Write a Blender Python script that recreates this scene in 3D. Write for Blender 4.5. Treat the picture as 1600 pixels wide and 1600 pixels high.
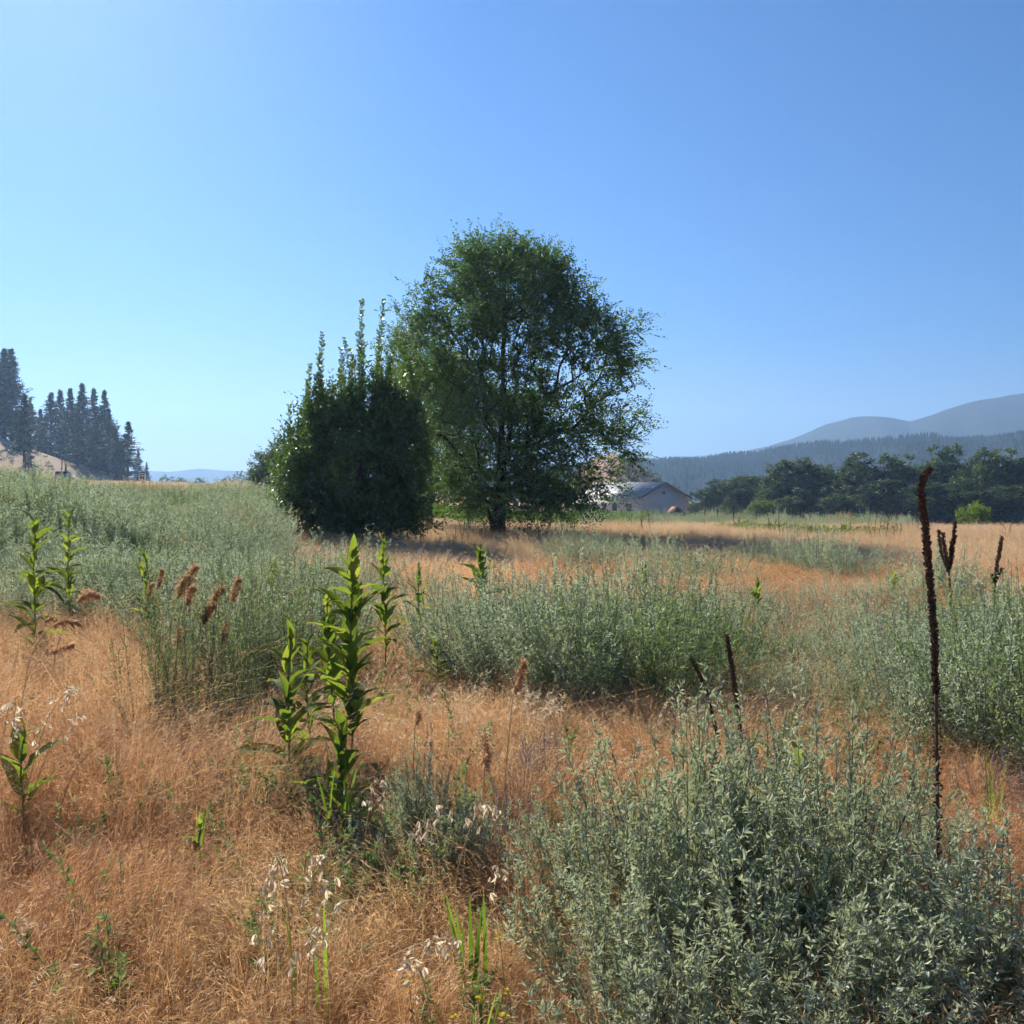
import bpy, math, random
import numpy as np
from mathutils import Vector

# ------------------------------------------------------------------ camera, sky, sun, exposure
for o in list(bpy.data.objects):
    bpy.data.objects.remove(o)
SC = bpy.context.scene
C = SC.collection
PITCH = math.radians(1.36)
EYE = 1.6
F = 1477.0                                   # focal length in photograph pixels (1600 wide)
cam_d = bpy.data.cameras.new('camera')
cam_d.sensor_width = 26.0
cam_d.lens = 24.0
cam_d.clip_start = 0.05
cam_d.clip_end = 12000
cam = bpy.data.objects.new('camera', cam_d)
C.objects.link(cam)
cam.location = (0, 0, EYE)
cam.rotation_euler = (math.radians(90) - PITCH, 0, 0)
SC.camera = cam

SUN_AZ, SUN_EL = math.radians(-29.5), math.radians(34)      # left of straight ahead
world = bpy.data.worlds.new('World')
SC.world = world
world.use_nodes = True
wn, wl = world.node_tree.nodes, world.node_tree.links
for n in list(wn):
    wn.remove(n)
sky = wn.new('ShaderNodeTexSky')
sky.sky_type = 'NISHITA'
sky.sun_disc = False
sky.sun_elevation = SUN_EL
sky.sun_rotation = SUN_AZ
sky.altitude = 300
sky.air_density = 1.0
sky.dust_density = 0.58
sky.ozone_density = 8.0
bg = wn.new('ShaderNodeBackground')
bg.inputs['Strength'].default_value = 0.05
wo = wn.new('ShaderNodeOutputWorld')
hs = wn.new('ShaderNodeHueSaturation')
hs.inputs['Saturation'].default_value = 1.45
tnt = wn.new('ShaderNodeMix')
tnt.data_type = 'RGBA'
tnt.blend_type = 'MULTIPLY'
tnt.inputs['Factor'].default_value = 1.0
tnt.inputs['B'].default_value = (0.79, 0.87, 0.96, 1)
wl.new(sky.outputs[0], hs.inputs['Color'])
wl.new(hs.outputs[0], tnt.inputs['A'])
wl.new(tnt.outputs['Result'], bg.inputs['Color'])
wl.new(bg.outputs[0], wo.inputs['Surface'])

sun_d = bpy.data.lights.new('sun', 'SUN')
sun_d.energy = 5.0
sun_d.angle = math.radians(0.53)
sun_d.color = (1.0, 0.93, 0.82)
sun = bpy.data.objects.new('sun', sun_d)
C.objects.link(sun)
SUNV = Vector((math.sin(SUN_AZ) * math.cos(SUN_EL), math.cos(SUN_AZ) * math.cos(SUN_EL), math.sin(SUN_EL)))
sun.rotation_euler = SUNV.to_track_quat('Z', 'Y').to_euler()
sun.location = SUNV * 60

SC.view_settings.view_transform = 'Standard'
SC.view_settings.look = 'None'
SC.view_settings.exposure = 1.05
SC.view_settings.gamma = 1.0
SC.view_settings.use_curve_mapping = False
SC.cycles.max_bounces = 6
SC.cycles.diffuse_bounces = 3
SC.cycles.transmission_bounces = 3
SC.cycles.transparent_max_bounces = 4
SC.cycles.volume_bounces = 0
SC.cycles.use_adaptive_sampling = True
SC.cycles.adaptive_threshold = 0.12
SC.cycles.adaptive_min_samples = 16
SC.cycles.use_denoising = True

R = np.random.RandomState(7)
rnd = random.Random(7)

# ------------------------------------------------------------------ helpers
def sstep(t):
    t = np.clip(t, 0, 1)
    return t * t * (3 - 2 * t)

def vnoise(x, y, seed=0):
    """smooth value noise, about -1..1"""
    x = np.asarray(x, float); y = np.asarray(y, float)
    xi = np.floor(x); yi = np.floor(y)
    xf = sstep(x - xi); yf = sstep(y - yi)
    def hsh(a, b):
        s = np.sin(a * 127.1 + b * 311.7 + seed * 74.7) * 43758.5453
        return (s - np.floor(s)) * 2 - 1
    return ((hsh(xi, yi) * (1 - xf) + hsh(xi + 1, yi) * xf) * (1 - yf)
            + (hsh(xi, yi + 1) * (1 - xf) + hsh(xi + 1, yi + 1) * xf) * yf)

def ground(x, y):
    x = np.asarray(x, float); y = np.asarray(y, float)
    r = np.hypot(x, y)
    yy = np.clip(y, 0, 170)
    h = -0.017 * np.maximum(0, yy - 25) * sstep((x + 12) / 14)
    h = h - 0.03 * np.clip(x, 0, 90) * sstep((yy - 15) / 90)
    L = 1.0 * sstep((-x - 3) / 8) * sstep((yy - 5) / 14)
    L = L + 0.03 * np.clip(-x - 10, 0, 60) * sstep((yy - 10) / 60)
    h = h + L
    h = h + np.minimum(0.42 * np.maximum(0, -x - 84), 24) * np.exp(-((y - 192) / 42) ** 2)        # dry hill
    h = h + 14.5 * sstep((47 - x) / 30) * sstep((x - 5) / 18) * np.exp(-((y - 212) / 26) ** 2)    # knoll behind the house
    h = h + (0.035 * vnoise(x * 0.9, y * 0.9, 3) + 0.05 * vnoise(x * 0.3, y * 0.3, 5)) * np.minimum(1, r / 4)
    far = sstep((r - 350) / 400)
    return h * (1 - far) + (-5.0) * far

def at(px, d):
    """ground point on the photograph's pixel column px, d metres ahead"""
    x = (px - 800) / F * d
    return np.array([x, d, float(ground(x, d))])

def hgt(py, d):
    """height of a pixel row py at d metres ahead"""
    v = (800 - py) / F
    cp, sp = math.cos(PITCH), math.sin(PITCH)
    t = d / (cp + v * sp)
    return EYE + t * (-sp + v * cp)

def unit(v):
    v = np.asarray(v, float)
    return v / np.maximum(1e-9, np.linalg.norm(v, axis=-1, keepdims=True))

class MB:
    """collects triangles with one random tint per piece; build() links them as one mesh object"""
    def __init__(s):
        s.V = []; s.T = []; s.A = []; s.M = []; s.n = 0
    def add(s, V, T, tint=0.5, mat=0):
        V = np.asarray(V, float).reshape(-1, 3); T = np.asarray(T, int).reshape(-1, 3)
        s.V.append(V); s.T.append(T + s.n)
        s.A.append(np.full(len(V), tint, float) if np.isscalar(tint) else np.asarray(tint, float))
        s.M.append(np.full(len(T), mat, int)); s.n += len(V)
    def mesh(s, name, mats, smooth=False):
        V = np.concatenate(s.V); T = np.concatenate(s.T); A = np.concatenate(s.A); M = np.concatenate(s.M)
        me = bpy.data.meshes.new(name)
        me.vertices.add(len(V)); me.vertices.foreach_set('co', V.astype(np.float32).ravel())
        me.loops.add(len(T) * 3); me.loops.foreach_set('vertex_index', T.astype(np.int32).ravel())
        me.polygons.add(len(T))
        me.polygons.foreach_set('loop_start', np.arange(0, len(T) * 3, 3, dtype=np.int32))
        me.polygons.foreach_set('loop_total', np.full(len(T), 3, dtype=np.int32))
        me.polygons.foreach_set('material_index', M.astype(np.int32))
        if smooth:
            me.polygons.foreach_set('use_smooth', np.ones(len(T), dtype=bool))
        at_ = me.attributes.new('tint', 'FLOAT', 'POINT')
        at_.data.foreach_set('value', A.astype(np.float32))
        for m in (mats if isinstance(mats, (list, tuple)) else [mats]):
            me.materials.append(m)
        me.update(calc_edges=True)
        return me
    def build(s, name, mats, parent=None, smooth=False):
        return obj(name, s.mesh(name, mats, smooth), parent)

def obj(name, me, parent=None, link=True):
    o = bpy.data.objects.new(name, me)
    if link:
        C.objects.link(o)
    if parent is not None:
        o.parent = parent
    return o

def tag(o, label=None, cat=None, group=None, kind=None):
    if label: o['label'] = label
    if cat: o['category'] = cat
    if group: o['group'] = group
    if kind: o['kind'] = kind
    return o

def thing(name, label, cat, loc=(0, 0, 0), rz=0.0, group=None):
    o = bpy.data.objects.new(name, None)
    o.empty_display_size = 0.2
    C.objects.link(o)
    o.location = tuple(float(v) for v in loc); o.rotation_euler = (0, 0, rz)
    return tag(o, label, cat, group, 'thing')

def leaves(mb, P, D, L, W, tint, mat=0, bend=0.0, seg=1, roll=None, fold=0.25, up=None):
    """a batch of pointed leaves: base P, direction D, length L, width W"""
    P = np.asarray(P, float).reshape(-1, 3); n = len(P)
    D = unit(np.asarray(D, float).reshape(-1, 3))
    L = np.broadcast_to(np.asarray(L, float), (n,))[:, None]; W = np.broadcast_to(np.asarray(W, float), (n,))[:, None]
    up = R.normal(size=(n, 3)) if up is None else np.broadcast_to(up, (n, 3)) + R.normal(size=(n, 3)) * 0.35
    S = unit(np.cross(D, up)); N = unit(np.cross(S, D))
    tint = np.broadcast_to(np.asarray(tint, float), (n,))
    b = bend * R.uniform(0.4, 1.3, (n, 1))
    if seg == 1:
        mid = P + D * L * 0.45
        v = np.stack([P, mid + S * W / 2 + N * W * fold, P + D * L - N * L * b, mid - S * W / 2 + N * W * fold], 1).reshape(-1, 3)
        t = np.array([[0, 1, 2], [0, 2, 3]])
        k = 4
    else:
        m1 = P + D * L * 0.33; m2 = P + D * L * 0.68 - N * L * b * 0.4
        v = np.stack([P, m1 + S * W * .46 + N * W * fold, m1, m1 - S * W * .46 + N * W * fold,
                      m2 + S * W * .42 + N * W * fold, m2, m2 - S * W * .42 + N * W * fold, P + D * L - N * L * b], 1).reshape(-1, 3)
        t = np.array([[0, 1, 2], [0, 2, 3], [1, 4, 5], [1, 5, 2], [2, 5, 6], [2, 6, 3], [4, 7, 5], [5, 7, 6]])
        k = 8
    T = (t[None] + (np.arange(n) * k)[:, None, None]).reshape(-1, 3)
    mb.add(v, T, np.repeat(tint, k), mat)

def ribbons(mb, paths, W, tint, mat=0, side=None):
    """paths (n, k, 3): flat tapering ribbons"""
    paths = np.asarray(paths, float); n, k, _ = paths.shape
    W = np.broadcast_to(np.asarray(W, float), (n,))
    d = unit(paths[:, -1] - paths[:, 0])
    S = unit(np.cross(d, R.normal(size=(n, 3)) if side is None else side))
    tap = np.linspace(1, 0.3, k)
    a = paths + S[:, None] * (W[:, None] * tap[None])[:, :, None] / 2
    b = paths - S[:, None] * (W[:, None] * tap[None])[:, :, None] / 2
    v = np.stack([a, b], 2).reshape(n, k * 2, 3)
    t = []
    for i in range(k - 1):
        t += [[2 * i, 2 * i + 1, 2 * i + 3], [2 * i, 2 * i + 3, 2 * i + 2]]
    T = (np.array(t)[None] + (np.arange(n) * k * 2)[:, None, None]).reshape(-1, 3)
    mb.add(v.reshape(-1, 3), T, np.repeat(np.broadcast_to(np.asarray(tint, float), (n,)), k * 2), mat)

def tube(mb, path, rad, sides=6, tint=0.5, mat=0, cap=True):
    path = np.asarray(path, float); k = len(path)
    rad = np.broadcast_to(np.asarray(rad, float), (k,))
    tan = unit(np.gradient(path, axis=0))
    ref = np.array([0.31, 0.95, 0.05]); S = unit(np.cross(tan, ref)); U = np.cross(S, tan)
    a = np.linspace(0, 2 * math.pi, sides, endpoint=False)
    v = (path[:, None] + rad[:, None, None] * (np.cos(a)[None, :, None] * S[:, None] + np.sin(a)[None, :, None] * U[:, None])).reshape(-1, 3)
    t = []
    for i in range(k - 1):
        for j in range(sides):
            p, q = i * sides + j, i * sides + (j + 1) % sides
            t += [[p, q, q + sides], [p, q + sides, p + sides]]
    if cap:
        v = np.vstack([v, path[-1] + tan[-1] * rad[-1] * 0.4]); e = len(v) - 1; b0 = (k - 1) * sides
        t += [[b0 + j, b0 + (j + 1) % sides, e] for j in range(sides)]
    mb.add(v, t, tint, mat)

def frusta(mb, A, B, ra, rb, sides=4, tint=0.5, mat=0):
    """many straight tapering twigs at once"""
    A = np.asarray(A, float); B = np.asarray(B, float); n = len(A)
    d = unit(B - A); S = unit(np.cross(d, np.array([0.3, 0.9, 0.12]))); U = np.cross(S, d)
    a = np.linspace(0, 2 * math.pi, sides, endpoint=False)
    ring = np.cos(a)[None, :, None] * S[:, None] + np.sin(a)[None, :, None] * U[:, None]
    v = np.concatenate([A[:, None] + ring * np.asarray(ra).reshape(-1, 1, 1), B[:, None] + ring * np.asarray(rb).reshape(-1, 1, 1)], 1)
    t = []
    for j in range(sides):
        q = (j + 1) % sides
        t += [[j, q, q + sides], [j, q + sides, j + sides]]
    T = (np.array(t)[None] + (np.arange(n) * sides * 2)[:, None, None]).reshape(-1, 3)
    mb.add(v.reshape(-1, 3), T, tint, mat)

def box(mb, lo, hi, tint=0.5, mat=0):
    x0, y0, z0 = lo; x1, y1, z1 = hi
    v = [(x0, y0, z0), (x1, y0, z0), (x1, y1, z0), (x0, y1, z0), (x0, y0, z1), (x1, y0, z1), (x1, y1, z1), (x0, y1, z1)]
    q = [(0, 3, 2, 1), (4, 5, 6, 7), (0, 1, 5, 4), (1, 2, 6, 5), (2, 3, 7, 6), (3, 0, 4, 7)]
    t = []
    for a, b, c, d in q:
        t += [[a, b, c], [a, c, d]]
    mb.add(v, t, tint, mat)

def poly(mb, pts, thick, axis, tint=0.5, mat=0):
    """convex polygon pts extruded by vector thick*axis"""
    p = np.asarray(pts, float); n = len(p); q = p + np.asarray(axis, float) * thick
    t = [[0, i, i + 1] for i in range(1, n - 1)] + [[n, n + i + 1, n + i] for i in range(1, n - 1)]
    for i in range(n):
        j = (i + 1) % n
        t += [[i, i + n, j + n], [i, j + n, j]]
    mb.add(np.vstack([p, q]), t, tint, mat)

# ------------------------------------------------------------------ materials
def new_mat(name):
    m = bpy.data.materials.new(name); m.use_nodes = True
    nt = m.node_tree
    for n in list(nt.nodes):
        nt.nodes.remove(n)
    return m, nt.nodes, nt.links

def ramp(nodes, cols):
    r = nodes.new('ShaderNodeValToRGB')
    el = r.color_ramp.elements
    while len(el) < len(cols):
        el.new(0.5)
    for i, c in enumerate(cols):
        el[i].position = i / (len(cols) - 1); el[i].color = (*c, 1)
    return r

def plant_mat(name, cols, trans=0.35, tcol=(1.25, 1.2, 0.7), rough=0.6, spec=0.25, patch=None, patch_scale=0.4, patch_amt=0.6):
    """tint attribute picks the colour; optional world-space patches of another colour; light passes through"""
    m, N, Lk = new_mat(name)
    a = N.new('ShaderNodeAttribute'); a.attribute_name = 'tint'
    oi = N.new('ShaderNodeObjectInfo')
    mm = N.new('ShaderNodeMath'); mm.operation = 'MULTIPLY_ADD'
    Lk.new(oi.outputs['Random'], mm.inputs[0]); mm.inputs[1].default_value = 0.44
    sub = N.new('ShaderNodeMath'); sub.operation = 'SUBTRACT'; sub.inputs[1].default_value = 0.22
    Lk.new(a.outputs['Fac'], sub.inputs[0]); Lk.new(sub.outputs[0], mm.inputs[2])
    r = ramp(N, cols); Lk.new(mm.outputs[0], r.inputs[0])
    col = r.outputs[0]
    if patch:
        g = N.new('ShaderNodeNewGeometry'); nz = N.new('ShaderNodeTexNoise')
        nz.inputs['Scale'].default_value = patch_scale; nz.inputs['Detail'].default_value = 4
        Lk.new(g.outputs['Position'], nz.inputs['Vector'])
        rr = ramp(N, [(0, 0, 0), (1, 1, 1)]); rr.color_ramp.elements[0].position = 0.40; rr.color_ramp.elements[1].position = 0.62
        Lk.new(nz.outputs[0], rr.inputs[0])
        mu = N.new('ShaderNodeMath'); mu.operation = 'MULTIPLY'; mu.inputs[1].default_value = patch_amt
        Lk.new(rr.outputs[0], mu.inputs[0])
        r2 = ramp(N, patch); Lk.new(mm.outputs[0], r2.inputs[0])
        mx = N.new('ShaderNodeMix'); mx.data_type = 'RGBA'
        Lk.new(mu.outputs[0], mx.inputs['Factor']); Lk.new(r.outputs[0], mx.inputs['A']); Lk.new(r2.outputs[0], mx.inputs['B'])
        col = mx.outputs['Result']
    p = N.new('ShaderNodeBsdfPrincipled')
    p.inputs['Roughness'].default_value = rough; p.inputs['Specular IOR Level'].default_value = spec
    Lk.new(col, p.inputs['Base Color'])
    out = N.new('ShaderNodeOutputMaterial')
    if trans > 0:
        tr = N.new('ShaderNodeBsdfTranslucent')
        tm = N.new('ShaderNodeMix'); tm.data_type = 'RGBA'; tm.blend_type = 'MULTIPLY'; tm.inputs['Factor'].default_value = 1
        tm.inputs['B'].default_value = (*tcol, 1)
        Lk.new(col, tm.inputs['A']); Lk.new(tm.outputs['Result'], tr.inputs['Color'])
        ms = N.new('ShaderNodeMixShader'); ms.inputs[0].default_value = trans
        Lk.new(p.outputs[0], ms.inputs[1]); Lk.new(tr.outputs[0], ms.inputs[2]); Lk.new(ms.outputs[0], out.inputs[0])
    else:
        Lk.new(p.outputs[0], out.inputs[0])
    return m

def solid_mat(name, cols, scale=4.0, rough=0.8, bump=0.3, detail=5, spec=0.3, metallic=0.0, stretch=(1, 1, 1), bump_dist=0.02):
    m, N, Lk = new_mat(name)
    tc = N.new('ShaderNodeTexCoord'); mp = N.new('ShaderNodeMapping'); mp.inputs['Scale'].default_value = stretch
    Lk.new(tc.outputs['Object'], mp.inputs[0])
    nz = N.new('ShaderNodeTexNoise'); nz.inputs['Scale'].default_value = scale; nz.inputs['Detail'].default_value = detail
    nz.inputs['Roughness'].default_value = 0.65
    Lk.new(mp.outputs[0], nz.inputs['Vector'])
    r = ramp(N, cols); r.color_ramp.elements[0].position = 0.3; r.color_ramp.elements[-1].position = 0.72
    Lk.new(nz.outputs[0], r.inputs[0])
    p = N.new('ShaderNodeBsdfPrincipled'); p.inputs['Roughness'].default_value = rough
    p.inputs['Specular IOR Level'].default_value = spec; p.inputs['Metallic'].default_value = metallic
    Lk.new(r.outputs[0], p.inputs['Base Color'])
    if bump:
        b = N.new('ShaderNodeBump'); b.inputs['Strength'].default_value = bump; b.inputs['Distance'].default_value = bump_dist
        Lk.new(nz.outputs[0], b.inputs['Height']); Lk.new(b.outputs[0], p.inputs['Normal'])
    out = N.new('ShaderNodeOutputMaterial'); Lk.new(p.outputs[0], out.inputs[0])
    return m

M = {}
M['sage'] = plant_mat('sage_leaf', [(0.25, 0.30, 0.205), (0.41, 0.47, 0.35), (0.57, 0.62, 0.49)], 0.38, (1.12, 1.18, 0.82), 0.65, 0.2)
M['sage_near'] = plant_mat('sage_leaf_silver', [(0.23, 0.27, 0.175), (0.38, 0.43, 0.30), (0.54, 0.58, 0.44)], 0.38, (1.1, 1.12, 0.8), 0.6, 0.25)
M['sage_green'] = plant_mat('sage_leaf_green', [(0.13, 0.19, 0.08), (0.21, 0.29, 0.13), (0.32, 0.39, 0.22)], 0.35, (1.2, 1.25, 0.7), 0.65, 0.2)
M['sage_stem'] = plant_mat('sage_stem', [(0.10, 0.09, 0.06), (0.22, 0.20, 0.14), (0.30, 0.29, 0.20)], 0.0)
M['straw'] = plant_mat('dry_grass', [(0.27, 0.16, 0.075), (0.55, 0.355, 0.19), (0.84, 0.67, 0.44)], 0.46, (1.15, 1.05, 0.85), 0.6, 0.3,
                       patch=[(0.24, 0.105, 0.05), (0.48, 0.245, 0.12), (0.72, 0.48, 0.30)], patch_scale=0.7, patch_amt=0.75)
M['straw_far'] = plant_mat('dry_grass_field', [(0.47, 0.34, 0.21), (0.64, 0.49, 0.32), (0.77, 0.63, 0.45)], 0.45, (1.1, 1.0, 0.85), 0.7, 0.2,
                           patch=[(0.36, 0.24, 0.12), (0.44, 0.31, 0.18), (0.52, 0.40, 0.25)], patch_scale=0.12, patch_amt=0.6)
M['milkweed'] = plant_mat('milkweed_leaf', [(0.065, 0.105, 0.035), (0.10, 0.16, 0.045), (0.16, 0.22, 0.065)], 0.52, (1.9, 1.85, 0.6), 0.75, 0.15, patch=[(0.11, 0.13, 0.035), (0.15, 0.18, 0.05), (0.24, 0.23, 0.07)], patch_scale=22, patch_amt=0.6)
M['milkweed_stem'] = plant_mat('milkweed_stem', [(0.12, 0.17, 0.06), (0.16, 0.20, 0.08), (0.22, 0.20, 0.10)], 0.0)
M['green_grass'] = plant_mat('green_grass_blade', [(0.06, 0.12, 0.02), (0.11, 0.20, 0.035), (0.19, 0.27, 0.06)], 0.42, (1.6, 1.7, 0.6), 0.5, 0.3)
M['weed'] = plant_mat('green_weed', [(0.08, 0.15, 0.03), (0.14, 0.23, 0.05), (0.22, 0.30, 0.08)], 0.40, (1.5, 1.6, 0.6), 0.6, 0.2)
M['oat'] = plant_mat('oat_husk', [(0.58, 0.46, 0.30), (0.72, 0.62, 0.46), (0.82, 0.76, 0.62)], 0.5, (1.1, 1.05, 0.95), 0.5, 0.3)
M['plume'] = plant_mat('plume_seed', [(0.44, 0.26, 0.14), (0.58, 0.38, 0.23), (0.70, 0.52, 0.36)], 0.5, (1.15, 1.0, 0.8), 0.7, 0.2)
M['stalk'] = plant_mat('dry_stalk', [(0.34, 0.22, 0.11), (0.50, 0.36, 0.20), (0.64, 0.50, 0.30)], 0.3)
M['grey_forb'] = plant_mat('grey_dead_forb', [(0.20, 0.16, 0.14), (0.30, 0.25, 0.22), (0.40, 0.34, 0.31)], 0.2, (1, 1, 1))
M['mullein'] = plant_mat('mullein_dead', [(0.09, 0.055, 0.037), (0.18, 0.11, 0.073), (0.36, 0.23, 0.155)], 0.0, rough=0.9, spec=0.1)
M['yellow'] = plant_mat('yellow_petal', [(0.62, 0.50, 0.02), (0.72, 0.60, 0.03), (0.80, 0.68, 0.06)], 0.35, (1, 1, 0.8))
M['elm'] = plant_mat('elm_leaf', [(0.042, 0.078, 0.036), (0.066, 0.12, 0.052), (0.105, 0.17, 0.07)], 0.36, (1.6, 1.8, 0.6), 0.55, 0.3)
M['elm_light'] = plant_mat('elm_leaf_light', [(0.06, 0.10, 0.02), (0.10, 0.155, 0.03), (0.15, 0.20, 0.045)], 0.45, (1.6, 1.7, 0.55), 0.5, 0.3)
M['fruit'] = plant_mat('fruit_leaf', [(0.045, 0.08, 0.03), (0.07, 0.12, 0.042), (0.105, 0.165, 0.058)], 0.38, (1.7, 1.85, 0.6), 0.42, 0.4)
M['cotton'] = plant_mat('cottonwood_leaf', [(0.035, 0.06, 0.022), (0.055, 0.09, 0.03), (0.09, 0.13, 0.045)], 0.32, (1.6, 1.7, 0.6), 0.5, 0.35)
M['lime'] = plant_mat('young_tree_leaf', [(0.10, 0.17, 0.025), (0.16, 0.25, 0.035), (0.22, 0.31, 0.05)], 0.45, (1.5, 1.5, 0.5), 0.5, 0.3)
M['pine'] = plant_mat('pine_needle', [(0.022, 0.040, 0.020), (0.035, 0.060, 0.028), (0.055, 0.080, 0.035)], 0.15, (1.5, 1.6, 0.6), 0.55, 0.3)
M['scrub'] = plant_mat('hill_scrub', [(0.07, 0.09, 0.045), (0.11, 0.125, 0.065), (0.16, 0.16, 0.09)], 0.2)
M['forest'] = plant_mat('ridge_forest', [(0.014, 0.026, 0.015), (0.022, 0.038, 0.02), (0.034, 0.05, 0.026)], 0.0, rough=1.0, spec=0.0)
M['bark'] = solid_mat('bark', [(0.045, 0.033, 0.024), (0.10, 0.078, 0.058)], 14, 0.95, 0.9, 8, 0.1, 0, (1, 1, 0.18), 0.04)
M['pine_bark'] = solid_mat('pine_bark', [(0.06, 0.035, 0.022), (0.14, 0.08, 0.05)], 3, 0.95, 0.5, 6, 0.1, 0, (1, 1, 0.3))

# ------------------------------------------------------------------ the setting: ground, hills, mountains
def ground_mat():
    m, N, Lk = new_mat('dry_ground')
    g = N.new('ShaderNodeNewGeometry')
    def noise(scale, detail=6, rough=0.6):
        n = N.new('ShaderNodeTexNoise'); n.inputs['Scale'].default_value = scale; n.inputs['Detail'].default_value = detail
        n.inputs['Roughness'].default_value = rough; Lk.new(g.outputs['Position'], n.inputs['Vector']); return n
    n1, n2, n3 = noise(28, 8, 0.75), noise(0.5, 5), noise(0.05, 4)
    r1 = ramp(N, [(0.17, 0.10, 0.058), (0.36, 0.24, 0.15), (0.50, 0.37, 0.25)]); r1.color_ramp.elements[0].position = 0.3; r1.color_ramp.elements[2].position = 0.75
    Lk.new(n1.outputs[0], r1.inputs[0])
    r2 = ramp(N, [(0.44, 0.31, 0.19), (0.54, 0.41, 0.27)]); r2.color_ramp.elements[0].position = 0.35; r2.color_ramp.elements[1].position = 0.65
    Lk.new(n2.outputs[0], r2.inputs[0])
    mx = N.new('ShaderNodeMix'); mx.data_type = 'RGBA'; mx.inputs['Factor'].default_value = 0.35
    Lk.new(r1.outputs[0], mx.inputs['A']); Lk.new(r2.outputs[0], mx.inputs['B'])
    # sparse greener ground in places
    r3 = ramp(N, [(0, 0, 0), (1, 1, 1)]); r3.color_ramp.elements[0].position = 0.56; r3.color_ramp.elements[1].position = 0.72
    Lk.new(n3.outputs[0], r3.inputs[0])
    mx2 = N.new('ShaderNodeMix'); mx2.data_type = 'RGBA'; mx2.inputs['B'].default_value = (0.24, 0.23, 0.11, 1)
    mf = N.new('ShaderNodeMath'); mf.operation = 'MULTIPLY'; mf.inputs[1].default_value = 0.6
    Lk.new(r3.outputs[0], mf.inputs[0]); Lk.new(mf.outputs[0], mx2.inputs['Factor']); Lk.new(mx.outputs['Result'], mx2.inputs['A'])
    # beyond the farm the valley floor is wooded
    ln = N.new('ShaderNodeVectorMath'); ln.operation = 'LENGTH'; Lk.new(g.outputs['Position'], ln.inputs[0])
    mr = N.new('ShaderNodeMapRange'); mr.inputs['From Min'].default_value = 260; mr.inputs['From Max'].default_value = 420
    Lk.new(ln.outputs['Value'], mr.inputs['Value'])
    mx3 = N.new('ShaderNodeMix'); mx3.data_type = 'RGBA'; mx3.inputs['B'].default_value = (0.06, 0.075, 0.04, 1)
    Lk.new(mr.outputs[0], mx3.inputs['Factor']); Lk.new(mx2.outputs['Result'], mx3.inputs['A'])
    p = N.new('ShaderNodeBsdfPrincipled'); p.inputs['Roughness'].default_value = 0.95; p.inputs['Specular IOR Level'].default_value = 0.1
    Lk.new(mx3.outputs['Result'], p.inputs['Base Color'])
    b = N.new('ShaderNodeBump'); b.inputs['Strength'].default_value = 0.8; b.inputs['Distance'].default_value = 0.03
    Lk.new(n1.outputs[0], b.inputs['Height']); Lk.new(b.outputs[0], p.inputs['Normal'])
    out = N.new('ShaderNodeOutputMaterial'); Lk.new(p.outputs[0], out.inputs[0])
    return m

RFAR = 3300.0
def polar_sheet(name, mat, nr=190, na=420):
    r = np.concatenate([[0.0], np.geomspace(0.4, RFAR, nr)])
    a = np.linspace(0, 2 * math.pi, na, endpoint=False)
    X = r[:, None] * np.sin(a)[None]; Y = r[:, None] * np.cos(a)[None]
    V = np.stack([X, Y, ground(X, Y)], -1).reshape(-1, 3)
    i, j = np.meshgrid(np.arange(nr), np.arange(na), indexing='ij')
    p = i * na + j; q = i * na + (j + 1) % na
    T = np.concatenate([np.stack([p, q, q + na], -1).reshape(-1, 3), np.stack([p, q + na, p + na], -1).reshape(-1, 3)])
    T = T[:, ::-1]
    mb = MB(); mb.add(V, T)
    return mb.build(name, mat, smooth=True)

tag(polar_sheet('ground', ground_mat()), kind='structure')

def ridge_profile(az, table):
    return np.interp(az, [t[0] for t in table], [t[1] for t in table])

def pxaz(px):
    return math.atan((px - 800) / F)

def ridge(name, mat, dist, table, depth, na=700, nd=26, a0=-0.62, a1=0.80, base=-6.0, rough=0.05, seed=1, label=None):
    """a range of hills: crest heights given per bearing; front slope towards the camera, back slope behind"""
    az = np.linspace(a0, a1, na)
    crest = ridge_profile(az, table)
    crest = crest + rough * crest * (vnoise(az * 60, az * 0 + 3, seed) * 0.5 + vnoise(az * 170, az * 0, seed + 1) * 0.25)
    u = np.linspace(-1, 1, nd)
    prof = np.cos(u * math.pi / 2) ** 1.3
    A, U = np.meshgrid(az, u, indexing='ij')
    Rr = dist + U * depth + depth * 0.12 * vnoise(A * 22, U * 2.2, seed + 5)
    # spurs and gullies running down the slope
    gul = 1 + 0.22 * vnoise(A * 40, U * 1.5 + 9, seed + 7) * (1 - np.abs(prof[None] * 2 - 1)) * 1.2
    Z = base + (crest[:, None] - base) * np.clip(prof[None] * gul, 0, 1)
    V = np.stack([np.sin(A) * Rr, np.cos(A) * Rr, Z], -1).reshape(-1, 3)
    i, j = np.meshgrid(np.arange(na - 1), np.arange(nd - 1), indexing='ij')
    p = i * nd + j
    T = np.concatenate([np.stack([p, p + nd, p + nd + 1], -1).reshape(-1, 3), np.stack([p, p + nd + 1, p + 1], -1).reshape(-1, 3)])
    mb = MB(); mb.add(V, T)
    o = mb.build(name, mat, smooth=True)
    tag(o, kind='structure')
    return V.reshape(na, nd, 3)

def crest_of(d, rows):
    return [(pxaz(px), hgt(py, d / 1.0 * math.cos(pxaz(px)))) for px, py in rows]

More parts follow.
